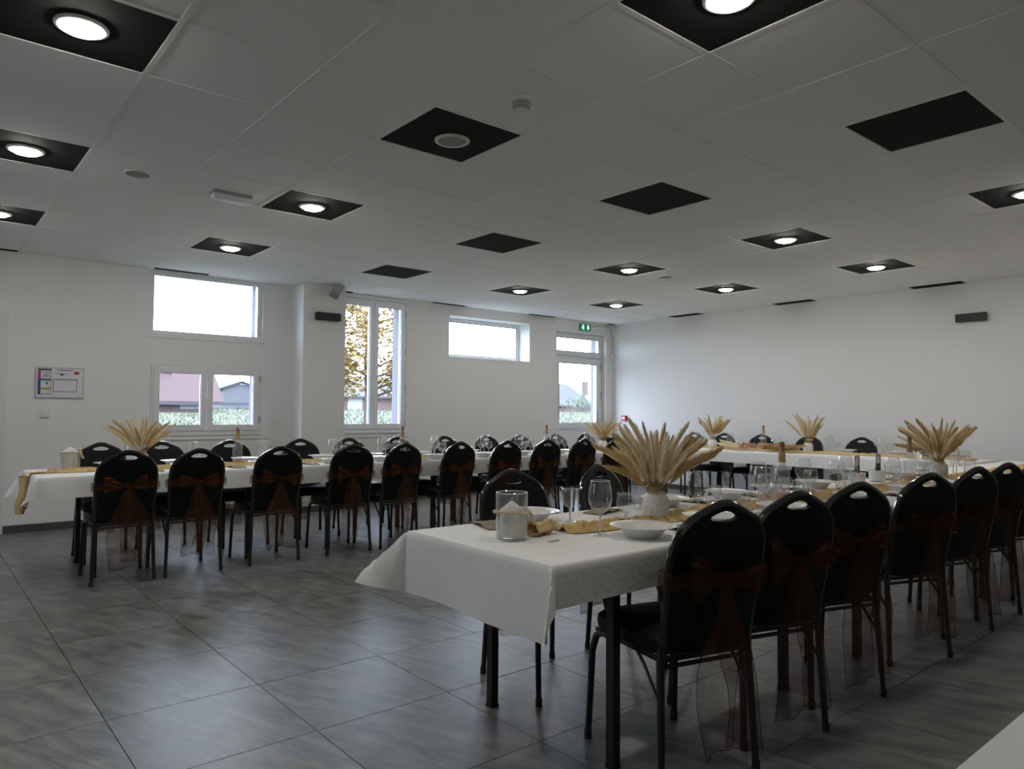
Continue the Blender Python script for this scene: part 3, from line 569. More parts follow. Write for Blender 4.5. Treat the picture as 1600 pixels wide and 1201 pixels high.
tr.build('trunk_and_branches', M['bark'], t, True)
for nm, mm, cnt in (('foliage', 'leaf', 15000), ('foliage', 'leaf2', 9000)):
    mb = MB()
    for k in range(cnt):
        e_ = rt.choice(ends)
        if e_.z > 3.4 and rt.random() < (.35 if mm == 'leaf2' else .72): continue
        c0 = e_ + Vector((rt.gauss(0, .36), rt.gauss(0, .36), rt.gauss(0, .34) - .1)); a_ = rt.uniform(0, 6.28); s_ = rt.uniform(.045, .09)
        u_ = Vector((cos(a_), sin(a_), rt.uniform(-.6, .6))) * s_; w_ = Vector((-sin(a_), cos(a_), rt.uniform(-.8, .8))) * s_
        mb.add([c0 - u_, c0 + w_, c0 + u_, c0 - w_], [(0, 1, 2, 3)])
    mb.build(nm, M[mm], t, kind='stuff')

# ------------------------------------------------------------------ tables and cloths
TZ = .735
def make_table(L_, Wd, loc, rz, lab):
    t = thing('folding_table', lab, 'table', loc, rz, 'folding tables under the white cloths')
    MB().box(-L_ / 2 + .004, L_ / 2 - .004, -Wd / 2, Wd / 2, TZ - .032, TZ - .004).build('tabletop', M['top'], t)
    for s_ in (-1, 1):
        for q in (-1, 1):
            lg = MB().tube([(s_ * .55, q * (Wd / 2 - .07), .012), (s_ * .55, q * (Wd / 2 - .07), TZ - .03)], .017, 4, sq=True).build('leg', M['tleg'], t); MB().cbox((s_ * .55, q * (Wd / 2 - .07), .006), (.038, .038, .012)).build('foot_cap', M['rubber'], lg)
        mb = MB(); mb.box(s_ * .55 - .012, s_ * .55 + .012, -Wd / 2 + .09, Wd / 2 - .09, TZ - .10, TZ - .07); mb.build('cross_bar', M['tleg'], t)
        MB().tube([(s_ * .55, 0, TZ - .085), (s_ * .18, 0, TZ - .035)], .009, 6).build('brace', M['tleg'], t, True)
    for q in (-1, 1): MB().box(-L_ / 2 + .06, L_ / 2 - .06, q * (Wd / 2 - .05) - .012, q * (Wd / 2 - .05) + .012, TZ - .055, TZ - .032).build('rail', M['tleg'], t)
    return t
TW = .80; YA, YN = 6.25, 2.02                       # centre lines of the window-side and the near table rows
XT = 8.42                                           # centre line of the table along the right wall
for k in range(4): make_table(1.8, TW, (1.60 + 1.8 * k, YA, 0), 0, '%s folding table from the candle end under the window-side cloth' % ORD[k])
for k in range(4): make_table(1.8, TW, (2.42 + 1.8 * k, YN, 0), 0, '%s folding table from the candle end under the near cloth' % ORD[k])
for k in range(2): make_table(1.8, TW, (XT, 5.36 - 1.8 * k, 0), pi / 2, '%s folding table under the cloth along the right wall' % ('far' if k == 0 else 'near'))
make_table(1.8, TW, (1.92, -.045, 0), 0, 'folding table under the white cloth at the bottom right corner')

def cloth(name, x0, x1, y0, y1, over, flare, lab, wav=.012, seed=1, nxs=60, tilt=.04):
    """rectangular paper cloth: over = overhang (x0 end, x1 end, y0 side, y1 side), flare[(ex,ey)] how far each corner pokes out"""
    r_ = random.Random(seed); ox0, ox1, oy0, oy1 = over
    def axis(a, b, oa, ob, n):
        s = []
        for d_ in (1, .8, .6, .4, .2, .1, .04): s.append(a - oa * d_)
        s += [a + .012, a]
        s = sorted(set(s)); mid = [a + (b - a) * i / n for i in range(1, n)]
        e_ = sorted({b - .012, b, *[b + ob * d_ for d_ in (.04, .1, .2, .4, .6, .8, 1)]})
        return [q for q in s] + mid + e_
    X = axis(x0, x1, ox0, ox1, nxs); Y = axis(y0, y1, oy0, oy1, 8); ph = [r_.uniform(0, 6.28) for _ in range(6)]
    def P(x, y):
        dx = max(0, x0 - x, x - x1); dy = max(0, y0 - y, y - y1); sx = -1 if x < x0 else 1; sy = -1 if y < y0 else 1
        cx, cy = min(max(x, x0), x1), min(max(y, y0), y1); rd = .008
        if dx == 0 and dy == 0: return (x, y, TZ + .0015 + .0008 * sin(9 * x + ph[0]) * sin(11 * y + ph[1]))
        if dx > 0 and dy > 0:
            rr = hypot(dx, dy); phi = atan2(dy, dx); fl = flare.get((sx, sy), .35) * sin(2 * phi) ** 1.2
            sw = 1 - .10 * sin(2 * phi)
            tl_ = tilt * dx if sx < 0 else 0; out = .010 + rr * fl; wob = .018 * sin(phi * 7 + ph[2]) * rr / .2 * sin(2 * phi)
            return (cx + sx * (out * cos(phi) + tl_ + wob * sin(phi)), cy + sy * (out * sin(phi) + wob * cos(phi)), TZ - rr * sw * sqrt(max(.05, 1 - fl * fl)) * (.97))
        d_ = dx + dy; u = x if dy > 0 else y
        o_ = rd * (1 - math.exp(-d_ / .008)) + wav * d_ / .2 * (sin(u * 5.1 + ph[3]) + .6 * sin(u * 11.3 + ph[4])) + .02 * d_
        z = TZ - max(0, d_ - .003) * .985 - .001
        if dx > 0: return (cx + sx * max(o_ + (tilt * d_ if sx < 0 else 0), .003), y, z + (tilt * tilt * d_ * .5 if sx < 0 else 0))
        return (x, cy + sy * max(o_, .003), z)
    mb = MB(); nx, ny = len(X), len(Y)
    mb.add([P(x, y) for x in X for y in Y], [(i * ny + j, (i + 1) * ny + j, (i + 1) * ny + j + 1, i * ny + j + 1) for i in range(nx - 1) for j in range(ny - 1)])
    return tag(mb.build(name, M['cloth'], None, 50), lab, 'tablecloth')
hw = TW / 2 + .012
cloth('tablecloth', .69, 7.915, YA - hw, YA + hw, (.20, .16, .15, .15), {(-1, -1): .30, (-1, 1): .30}, 'long white paper cloth on the window-side table row', seed=3, tilt=.22)
cloth('tablecloth', 1.51, 8.73, YN - hw, YN + hw, (.235, .15, .13, .15), {(-1, -1): .34, (-1, 1): .71}, 'long white paper cloth on the near table row', seed=5)
cloth('tablecloth', XT - hw, XT + hw, 2.56, 6.27, (.15, .15, .03, .16), {(-1, 1): .4, (1, 1): .4}, 'white paper cloth on the table along the right wall', seed=8, nxs=14)
cloth('tablecloth', 1.01, 2.83, -.46, .365, (.15, .15, .15, .15), {}, 'white paper cloth on the table at the bottom right corner', seed=9)

# ------------------------------------------------------------------ chairs and sashes
BK = [(0, .912), (.022, .910), (.05, .900), (.09, .881), (.13, .859), (.155, .836), (.174, .806), (.184, .77), (.188, .73), (.187, .66), (.183, .58), (.178, .51), (.175, .445)]
def back_y(z): return -.186 - .095 * max(0, (z - .44) / .47) ** 1.15
def make_chair(lab):
    t = thing('banquet_chair', lab, 'chair', (0, 0, 0), 0, 'black banquet chairs around the tables')
    out = [(x, z) for x, z in BK] + [(.11, .432), (0, .428)]
    loop = [(x, z) for x, z in out] + [(-x, z) for x, z in out[-2:0:-1]]
    hole = []
    for k in range(16):
        a = 2 * pi * k / 16; x = .062 * cos(a); hole.append((x, .872 - abs(x) * .08 + .0185 * sin(a) * (1 - .25 * abs(cos(a)))))
    bm = bmesh.new(); vo = [bm.verts.new((x, 0, z)) for x, z in loop]; vh = [bm.verts.new((x, 0, z)) for x, z in hole]
    eds = [bm.edges.new((vo[i], vo[(i + 1) % len(vo)])) for i in range(len(vo))] + [bm.edges.new((vh[i], vh[(i + 1) % 16])) for i in range(16)]
    bmesh.ops.triangle_fill(bm, use_beauty=True, edges=eds, normal=(0, -1, 0)); bm.verts.index_update()
    vs = [v.co.copy() for v in bm.verts]; fs = [tuple(v.index for v in f.verts) for f in bm.faces]; bm.free()
    mb = MB(); n = len(vs); no = len(loop); th = .014
    mb.add([(v.x, back_y(v.z) - th, v.z) for v in vs] + [(v.x, back_y(v.z) + th, v.z) for v in vs], fs + [tuple(i + n for i in f[::-1]) for f in fs] + [(i, (i + 1) % no, (i + 1) % no + n, i + n) for i in range(no)] + [(no + i, no + i + n, no + (i + 1) % 16 + n, no + (i + 1) % 16) for i in range(16)])
    br = mb.build('backrest', M['vinyl'], t)
    fp = [(x, back_y(z), z) for x, z in BK]; path = [(-x, y, z) for x, y, z in fp[:0:-1]] + fp
    MB().tube(path, .0145, 8).build('back_frame', M['chrome'], t, True)
    MB().tube([(.062 * cos(2 * pi * k / 20), back_y(.872), .872 - abs(.062 * cos(2 * pi * k / 20)) * .08 + .0185 * sin(2 * pi * k / 20)) for k in range(20)], .003, 6, closed=True).build('handle_rim', M['leg'], br, True)
    # seat cushion with rounded corners and crowned top
    def sp(a, f_): c_, s_ = cos(a), sin(a); e_ = .38; return (.200 * f_ * math.copysign(abs(c_) ** e_, c_), .02 + .212 * f_ * math.copysign(abs(s_) ** e_, s_))
    mb = MB(); v = []; n = 28; prof = [(.90, .415), (.985, .422), (1.0, .440), (.985, .462), (.92, .474), (.6, .482), (.2, .485)]
    for f_, z in prof:
        for k in range(n): x, y = sp(2 * pi * k / n, f_); v.append((x, y, z))
    mb.add(v, [(i * n + k, i * n + (k + 1) % n, (i + 1) * n + (k + 1) % n, (i + 1) * n + k) for i in range(len(prof) - 1) for k in range(n)] + [tuple(range(n))[::-1], tuple((len(prof) - 1) * n + k for k in range(n))])
    mb.build('seat', M['vinyl'], t, True)
    mb = MB(); mb.tube([(-.178, -.18, .408), (-.182, .19, .408), (.182, .19, .408), (.178, -.18, .408)], .011, 8, closed=True); mb.build('seat_frame', M['leg'], t, True)
    for s_ in (-1, 1):
        l1 = MB().tube([(s_ * .180, -.186, .47), (s_ * .183, -.183, .40), (s_ * .190, -.195, .2), (s_ * .197, -.205, .012)], [.0135, .0135, .013, .012], 8).build('leg', M['leg'], t, True); MB().lathe([(.014, 0), (.014, .03), (.0125, .032)], 10, (s_ * .197, -.205, 0)).build('foot_cap', M['rubber'], l1, True)
        l2 = MB().tube([(s_ * .183, .05, .405), (s_ * .184, .16, .403), (s_ * .186, .195, .385), (s_ * .190, .215, .33), (s_ * .197, .235, .012)], [.0125, .013, .013, .013, .012], 8).build('leg', M['leg'], t, True); MB().lathe([(.014, 0), (.014, .03), (.0125, .032)], 10, (s_ * .197, .235, 0)).build('foot_cap', M['rubber'], l2, True)
        MB().tube([(s_ * .188, -.192, .26), (s_ * .186, -.10, .37), (s_ * .183, -.06, .40)], .007, 6).build('brace', M['leg'], t, True)
    MB().tube([(-.184, -.184, .385), (.184, -.184, .385)], .008, 8).build('stretcher', M['leg'], t, True)
    note(t); return t

def make_sash(seed):
    """bronze organza sash: band round the backrest, bow loops, knot and two tails, same local frame as the chair"""
    r = random.Random(seed)
    t = thing('chair_sash', 'sash', 'sash', (0, 0, 0), 0, 'bronze organza sashes tied round the chairs')
    zb = .675 + r.uniform(-.012, .012)
    band = []
    for k in range(37):
        a = 2 * pi * k / 36; x = .216 * math.copysign(abs(cos(a)) ** .5, cos(a)); band.append((x, .037 * math.copysign(abs(sin(a)) ** .5, sin(a))))
    def bf(u, v):
        i = min(36, int(round(u * 36))); x, dy = band[i]; pinch = .35 + .65 * min(1, abs(x) / .16) if dy < 0 else 1
        z = zb + (v - .5) * .058 * pinch + .008 * sin(u * 40 + v * 5) ; return (x, back_y(zb) + dy * (1 + .1 * sin(v * 9)), z)
    MB().grid(bf, 36, 5).build('band', M['sash'], t, True)
    yb = back_y(zb) - .046
    MB().lathe([(1e-5, -.024), (.017, -.018), (.021, 0), (.017, .018), (1e-5, .024)], 12, (0, yb - .004, zb), mod=lambda a, z, r_: .002 * sin(5 * a)).build('knot', M['sashthick'], t, True)
    for s_ in (-1, 1):
        tilt = r.uniform(-.1, .35); ln = r.uniform(.105, .14); hh = r.uniform(.060, .082)
        def lf(u, v):
            a = u * 2 * pi; q = (1 - cos(a)) / 2                # 0 at knot, 1 at the end of the loop
            x = s_ * (.012 + ln * q); th = sin(a) * .028 * (q ** .4)
            h_ = hh * (q ** .8 * .9 + .1) * (1 + .25 * sin(u * 11 + seed)) * (v - .5) * 2
            cr = .008 * sin(v * 17 + u * 9 + seed) + .005 * sin(v * 31 - u * 13)
            return (x + cr * .5, yb - .008 - .012 * q + th * .8 + cr, zb + h_ * .85 + ln * q * tilt + .01 * sin(v * 8 + q * 4) * q)
        MB().grid(lf, 20, 9).build('bow_loop', M['sashthick'], t, True)
        L_ = r.uniform(.50, .60); wd = r.uniform(.065, .095); off = s_ * r.uniform(.035, .06); p1, p2 = r.uniform(0, 6), r.uniform(0, 6)
        def tf(u, v):
            z = zb - .01 - L_ * u; w_ = wd * (.18 + .82 * min(1, u * 2.2)); x = off * min(1, u * 1.6) + (v - .5) * 2 * w_ * (1 + .12 * sin(u * 6 + p2)) + .012 * sin(u * 5 + p1)
            return (x, yb - .012 - .010 * u + .014 * sin(v * 9 + u * 3 + p1) * min(1, u * 2), z - .03 * (v - .5) * s_ * u)
        MB().grid(tf, 16, 9).build('tail', M['sash'], t, True)
        bd = MB()
        for v in (0, 1): bd.tube([tf(u / 14, v) for u in range(15)], .0016, 4)
        bd.tube([tf(1, v / 8) for v in range(9)], .0016, 4); bd.build('hem', M['sashthick'], t)
    note(t); return t

BT = .272
chair0 = None; used_s = []; sash_src = {}
def put_chair(x, y, rz, lab, slab, seed=0, sash=True):   # x, y: where the top of the back is
    global chair0
    rz += random.uniform(-.05, .05); x, y = x - BT * sin(rz), y + BT * cos(rz)
    if chair0 is None: chair0 = make_chair(lab); chair0.location = (x, y, 0); chair0.rotation_euler = (0, 0, rz)
    else: copy_tree(chair0, (x, y, 0), rz, lab)
    if sash:
        k = seed % 4
        if k not in sash_src: s_ = make_sash(k + 11); s_['label'] = slab; s_.location = (x, y, 0); s_.rotation_euler = (0, 0, rz); sash_src[k] = s_
        else: copy_tree(sash_src[k], (x, y, 0), rz, slab)
C1 = [1.18, 1.65, 2.26, 2.90, 3.40, 4.01, 4.59, 5.13, 5.67, 6.21]
for k, x in enumerate(C1): put_chair(x, 5.55, 0, 'black banquet chair on the room side of the window-side table, %s from the candle end' % ORD[k], 'bronze organza sash on the room side of the window-side table, %s chair from the candle' % ORD[k], k)
C2 = [1.27, 1.75, 2.35, 3.05, 3.59, 4.17, 4.82, 5.43, 5.97, 6.59, 7.16, 7.68]
for k, x in enumerate(C2): put_chair(x, 6.98, pi, 'black banquet chair along the window wall, %s from the candle end' % ORD[k], 'bronze organza sash along the window wall, %s chair from the candle end' % ORD[k], k + 1)
C3 = [(2.03, 1.36), (2.50, 1.36), (3.03, 1.38), (3.80, 1.39), (4.48, 1.40), (5.02, 1.41), (5.72, 1.42)]
for k, (x, y) in enumerate(C3): put_chair(x, y, -.30, 'black banquet chair in the near foreground row, %s from the candle end' % ORD[k], 'bronze organza sash in the near foreground row, %s chair from the candle end' % ORD[k], k + 2)
for k, (x, y) in enumerate([(2.27, 2.71), (2.88, 2.71)]): put_chair(x, y, pi + (.12 if k else -.1), 'black banquet chair on the far side of the near table, %s' % ('behind the candle' if k == 0 else 'behind the wine glasses'), 'bronze organza sash on the far side of the near table, %s' % ('behind the candle' if k == 0 else 'behind the wine glasses'), k)
for k, y in enumerate([6.59, 6.07, 5.47, 4.78, 4.10]): put_chair(9.1, y, pi / 2, 'black banquet chair against the right wall, %s from the far corner' % ORD[k], 'bronze organza sash on the chair against the right wall, %s from the corner' % ORD[k], k)

# ------------------------------------------------------------------ table runners
def runner(name, path, width, lab, gather=0, seed=1, z0=TZ + .003, zf=None, n=60):
    r_ = random.Random(seed); P = smooth_path(path, max(2, n // len(path))); N = len(P); ph = [r_.uniform(0, 6.28) for _ in range(8)]
    def fn(u, v):
        i = min(N - 2, int(u * (N - 1))); f_ = u * (N - 1) - i; c = P[i].lerp(P[i + 1], f_); tn = (P[min(N - 1, i + 2)] - P[max(0, i - 1)]).normalized(); sd = Vector((0, 0, 1)).cross(tn)
        sd = sd.normalized() if sd.length > .01 else Vector((0, -1, 0))
        w_ = width(u) if callable(width) else width
        w_ *= 1 + .10 * sin(u * N * .21 + ph[0]) + .06 * sin(u * N * .47 + ph[1])
        t_ = (v - .5) * 2; d = u * N
        q3 = Vector((c.x * 11 + ph[2], c.y * 11, v * 5.0)); hgt = (.018 * (1 - abs(mnoise.noise(q3))) ** 3 + .014 * abs(mnoise.noise(q3 * 2.3)) + .010 * abs(mnoise.noise(q3 * 5.1))) * (1 - abs(t_) ** 4)
        nrm = tn.cross(sd); nrm = nrm if nrm.z >= 0 or abs(tn.z) > .5 else -nrm
        return c + sd * (t_ * w_ + .006 * sin(d * .8 + v * 5 + ph[5])) + (Vector((0, 0, 1)) if abs(tn.z) < .5 else Vector((-1, 0, 0))) * (hgt + .001)
    return tag(MB().grid(fn, N * 5, 40).build(name, M['gauze'], None, True), lab, 'table runner')
zc_ = TZ + .004
runner('table_runner', [(1.96, YN + .03, zc_), (2.15, YN + .015, zc_), (2.5, YN - .01, zc_), (3.0, YN + .03, zc_), (3.6, YN - .02, zc_), (4.3, YN + .02, zc_), (5.2, YN - .02, zc_), (6.2, YN + .01, zc_), (7.3, YN, zc_), (8.65, YN, zc_)], lambda u: .045 + .050 * min(1, u * 14), 'mustard gauze runner along the near table', seed=4, n=110)
# gathered end of the near runner with its bead tie
t = thing('runner_tie', 'gathered gauze tuft of the near runner tied with wooden beads', 'table runner', (1.93, YN + .035, TZ + .003), pi)
def tuft(u, v): a = v * 2 * pi; r0 = (.020 + .026 * u ** .7) * (1 + .14 * sin(5 * a + u * 3)); return (.01 + .115 * u, r0 * cos(a) * 1.15, .024 + max(-.022, r0 * sin(a) * (.6 + .2 * sin(7 * u))))
MB().grid(tuft, 12, 24).build('tuft', M['gauze'], t, True)
mb = MB()
for k in range(11): a = pi * k / 10; mb.ball((.012 + .006 * (k % 2), .040 * cos(a), .022 + .026 * sin(a)), .0075)
mb.build('bead_tie', M['bead'], t, True)
MB().tube([(.11, .005, .018), (.135, .008, .010), (.155, .004, .009)], .0055, 6).build('wooden_stick', M['woodpale'], t, True); MB().ball((.160, .004, .011), .009).build('stick_bead', M['bead'], t, True)
r1 = [(.655, YA - .03, .52), (.662, YA - .03, .60), (.672, YA - .03, .70), (.70, YA - .02, zc_ + .006), (.80, YA, zc_), (1.2, YA + .02, zc_), (2.0, YA - .02, zc_), (3.0, YA + .02, zc_), (4.2, YA - .01, zc_), (5.4, YA + .02, zc_), (6.6, YA, zc_), (7.85, YA, zc_)]
def hang(u, v): a = v * 2 * pi; z = .46 + .265 * u; w_ = .040 + .016 * sin(pi * min(1, u * 1.3)) + .012 * u; return (.655 + .018 * u + .026 * cos(a) * (1 + .3 * sin(7 * u)) - .03, YA - .07 + w_ * sin(a) * 1.1 + .008 * sin(9 * u), z)
runner('table_runner', r1[4:], lambda u: .05 + .040 * min(1, u * 20), 'mustard gauze runner along the window-side table', seed=6, n=110)
t = thing('runner_end', 'gathered gauze end hanging over the end of the window-side table', 'table runner', (0, 0, 0))
MB().grid(hang, 16, 18).build('hanging_gauze', M['gauze'], t, True); MB().grid(lambda u, v: (.645 + .20 * u, YA - .07 + .07 * u + (v - .5) * (.075 + .04 * u), TZ + .004 + .012 * abs(sin(v * 9 + u * 4)) - (.012 if u < .05 else 0)), 12, 12).build('flat_gauze', M['gauze'], t, True)
mb = MB()
for k in range(9): a = 2 * pi * k / 9; mb.ball((.64 + .022 * cos(a), YA - .07 + .035 * sin(a), .50), .008)
mb.build('bead_tie', M['bead'], t, True)
runner('table_runner', [(XT - .03, 6.2, zc_), (XT, 5.4, zc_), (XT - .02, 4.5, zc_), (XT, 3.6, zc_), (XT, 2.65, zc_)], .12, 'mustard gauze runner on the table along the right wall', seed=9, n=70)

# ------------------------------------------------------------------ tableware masters
def glass_parts(t, prof, rim_r, rim_z, n=24):
    MB().open().lathe(prof, n).build('bowl_and_stem', M['glass'], t, True)
    MB().tube([(rim_r * cos(2 * pi * k / n), rim_r * sin(2 * pi * k / n), rim_z) for k in range(n)], .0011, 5, closed=True).build('rim', M['glassrim'], t, True)
    MB().lathe([(.0035, .004), (.0035, prof[6][1])], 8).build('stem_core', M['glassrim'], t, True)
G_BIG = [(1e-5, .0), (.036, .0), (.036, .0015), (.012, .004), (.0045, .012), (.004, .05), (.0045, .078), (.016, .086), (.033, .100), (.0435, .122), (.0455, .140), (.0425, .172), (.036, .205)]
G_SML = [(1e-5, .0), (.031, .0), (.031, .0015), (.010, .004), (.0042, .010), (.0038, .035), (.0042, .058), (.015, .062), (.030, .073), (.0372, .090), (.0380, .105), (.0345, .138)]
G_TMB = [(1e-5, .004), (.026, .0), (.028, .004), (.029, .02), (.031, .05), (.033, .08), (.0345, .09)]
proto = {}
def put(kind, mk, x, y, rz, lab, z=TZ + .003, scale=None):
    if kind not in proto:
        t = mk(lab); t.location = (x, y, z); t.rotation_euler = (0, 0, rz)
        if scale: t.scale = scale
        note(t); proto[kind] = t; return t
    return copy_tree(proto[kind], (x, y, z), rz, lab, scale)
def mk_big(lab): t = thing('wine_glass', lab, 'glass', group='large wine glasses'); glass_parts(t, G_BIG, .036, .205); return t
def mk_small(lab): t = thing('wine_glass', lab, 'glass', group='small wine glasses'); glass_parts(t, G_SML, .0345, .138); return t
def mk_tumbler(lab):
    t = thing('tumbler', lab, 'glass', group='tumblers'); MB().open().lathe(G_TMB, 24).build('wall', M['glass'], t, True); MB().tube([(.0345 * cos(2 * pi * k / 24), .0345 * sin(2 * pi * k / 24), .09) for k in range(24)], .0011, 5, closed=True).build('rim', M['glassrim'], t, True); return t
def mk_plate(lab):
    t = thing('soup_plate', lab, 'plate', group='white soup plates')
    MB().open().lathe([(1e-5, .004), (.05, .004), (.052, .0), (.060, .0), (.066, .008), (.085, .030), (.092, .036), (.122, .043), (.125, .045), (.122, .046), (.092, .038), (.083, .033), (.066, .014), (.055, .009), (1e-5, .008)], 36).build('dish', M['china'], t, True); return t
def mk_napkin(lab):
    t = thing('napkin', lab, 'napkin', group='folded taupe napkins')
    MB().grid(lambda u, v: ((u - .5) * .22, (v - .5) * .10, .0026 + .011 * abs(sin(u * 6 + v * 2)) * (1 - abs(2 * u - 1) ** 3)), 10, 6).build('top_fold', M['napkin'], t, True)
    MB().box(-.105, .105, -.048, .048, .0, .0025).build('bottom_fold', M['napkin'], t); return t
def mk_bottle(lab):
    t = thing('bottle', lab, 'bottle', group='clear bottles with corked necks')
    b_ = MB().open().lathe([(1e-5, .006), (.03, .0), (.037, .004), (.0385, .02), (.0385, .15), (.036, .165), (.028, .183), (.018, .198), (.0145, .212), (.014, .29)], 24).build('glass_body', M['bottle'], t, True)
    MB().lathe([(.034, .006), (.0365, .02), (.0365, .055), (1e-5, .055)], 24).build('blush_filling', M['blush'], t, True)
    MB().lathe([(.0165, .208), (.0185, .22), (.0165, .262), (.015, .266)], 16, mod=lambda a, z, r: .0006 * sin(7 * a + z * 400)).build('neck_wrap', M['neckwrap'], t, True)
    MB().lathe([(.0125, .262), (.0115, .29), (.0135, .292), (.0135, .312), (.011, .315), (1e-5, .315)], 14).build('stopper', M['stopper'], t, True); return t
def mk_vase(lab):
    t = thing('vase', lab, 'vase', group='white vases holding pampas')
    prof = [(1e-5, .001), (.046, .001), (.050, .004)] + [(.0520 + .004 * sin(pi * k / 36), .008 + .0024 * k) for k in range(33)] + [(.0535, .088), (.050, .098), (.044, .106), (.036, .112), (.029, .115)]
    def dm(a, z, r): return .0060 * abs(sin(10 * a + z * 122) * sin(10 * a - z * 122)) ** .7 - .002 if .006 < z < .105 and r > .03 else 0
    MB().open().lathe(prof, 160, mod=dm).build('body', M['china'], t, 60)
    MB().open().lathe([(.029, .112), (.029, .140), (.026, .1405), (.026, .10)], 24).build('neck', M['china'], t, True)
    tw = MB(); tw.tube([(.0305 * cos(a * .5), .0305 * sin(a * .5), .1165 + a * .00042) for a in range(0, 62)], .0022, 5); tw.build('twine', M['twine'], t, True)
    mb = MB()
    for k in range(16): a = 2 * pi * k / 16; mb.ball((.0365 * cos(a), .0365 * sin(a), .1145 + .002 * sin(3 * a)), .0068)
    mb.build('bead_string', M['bead'], t, True); return t

# pampas plumes: a few mesh variants shared by every bouquet
def plume_mesh(seed, L_, mt, spread=1.0):
    r = random.Random(seed); mb = MB(); bend = r.uniform(.03, .12)
    def ax(t): return Vector((bend * t * t, 0, L_ * t))
    mb.tube([ax(k / 8) for k in range(9)], [.0020 - .0012 * k / 8 for k in range(9)], 5, mi=1)
    mb.tube([ax(.30 + .68 * k / 8) for k in range(9)], [max(.0010, .0045 * sin(pi * (k + .6) / 9.2) ** .8 * spread) for k in range(9)], 7, mi=0)
    for k in range(1300):
        t = .24 + .74 * r.random() ** .9; p = ax(t); a = r.uniform(0, 6.283); ln = r.uniform(.035, .10) * (1.25 - .85 * t); op = r.uniform(.06, .66) * spread * (1.15 - .75 * t)
        d = Vector((cos(a) * sin(op), sin(a) * sin(op), cos(op))); sd = Vector((-sin(a), cos(a), 0)) * r.uniform(.0006, .0012)
        q = p + d * ln + Vector((0, 0, -ln * .12)); md = p + d * ln * .5
        mb.add([p, md - sd, q, md + sd], [(0, 1, 2, 3)])
    return mb.mesh('plume', [M[mt], M['stem']], 60)
PLT = [plume_mesh(k, .31, 'pampas_tan', .8 + .12 * k) for k in range(3)]; PLC = [plume_mesh(k + 9, .32, 'pampas_cream', .8 + .15 * k) for k in range(3)]
def bouquet(x, y, lab, seed, n=22, sc=1.0, spread=.62, droop=2, z=TZ + .003):
    r = random.Random(seed); t = thing('pampas_bouquet', lab, 'dried grass', (x, y, z + .095), 0, 'pampas bouquets in white vases')
    for k in range(n):
        a = k * 2.399 + r.uniform(-.3, .3); f_ = (k + .5) / n; til = spread * sqrt(f_) * r.uniform(.85, 1.15)
        if k >= n - droop: til *= 1.2
        o = obj('plume', r.choice(PLT if r.random() < .5 else PLC), t)
        o.rotation_euler = (0, til, a); o.location = (.014 * cos(a) * f_, .014 * sin(a) * f_, 0); s_ = sc * r.uniform(.82, 1.08); o.scale = (s_, s_, s_)
    return t

# candle lantern
def candle(x, y, lab, sc, hgt, glass_h):
    t = thing('candle_holder', lab, 'candle', (x, y, TZ + .003)); R = .056 * sc
    MB().open().lathe([(1e-5, .001), (R * .96, .0), (R, .004), (R, glass_h), (R - .003, glass_h), (R - .003, .010), (1e-5, .010)], 36).build('glass_cylinder', M['glass'], t, True)
    MB().tube([((R - .0015) * cos(2 * pi * k / 36), (R - .0015) * sin(2 * pi * k / 36), glass_h) for k in range(36)], .0019, 6, closed=True).build('rim', M['glassrim'], t, True)
    c_ = MB().lathe([(R * .74, .011), (R * .76, .014), (R * .76, hgt), (R * .70, hgt + .004), (R * .08, hgt + .033), (1e-5, hgt + .034)], 28).build('candle', M['wax'], t, True)
    MB().tube([(0, 0, hgt + .03), (.001, 0, hgt + .048)], .0012, 5).build('wick', M['wick'], c_)
    mb = MB(); nb = 40
    for k in range(nb): a = 2 * pi * k / nb; mb.ball(((R + .007) * cos(a), (R + .007) * sin(a), hgt - .004 + .002 * sin(2 * a + 1)), .0055, 7, 5)
    for s_ in (0, 1):
        a = -.75 + .15 * s_
        for k in range(5): mb.ball(((R + .011) * cos(a) + .003 * s_ + .004 * k, (R + .011) * sin(a), hgt - .012 - .0095 * k), .0055, 7, 5)
    mb.build('bead_string', M['bead'], t, True); return t
p = on_z(795, 846, TZ); candle(p.x + .03, p.y + .02, 'pillar candle in a tall glass cylinder with bead string at the near table end', 1.04, .105, .17)
candle(.955, YA + .14, 'pillar candle in a glass cylinder at the end of the window-side table', 1.2, .145, .165)

# vases and bouquets
VB = [(2.51, YN, 'vase of pampas nearest the camera on the near table', 'big pampas bouquet nearest the camera on the near table', 40, 1.0, .58),
      (5.86, YN + .06, 'vase at the right of the near table behind the foreground chairs', 'pampas bouquet at the right of the near table', 36, 1.08, .68),
      (1.42, YA, 'vase by the candle end of the window-side table', 'pampas bouquet in front of the two-sash window', 18, 1.02, .55),
      (6.72, YA, 'vase in front of the glazed door on the window-side table', 'pampas bouquet in front of the glazed door', 28, .95, .66),
      (XT - .02, 5.79, 'left white vase on the table along the right wall', 'left pampas bouquet on the table along the right wall', 20, 1.1, .46),
      (XT - .02, 4.43, 'right white vase on the table along the right wall', 'right pampas bouquet on the table along the right wall', 16, 1.12, .46)]
for k, (x, y, l1, l2, n, sc, sp_) in enumerate(VB): put('vase', mk_vase, x, y, .3 * k, l1, z=TZ + .007); bouquet(x, y, l2, 40 + k, n, sc, sp_, z=TZ + .007)
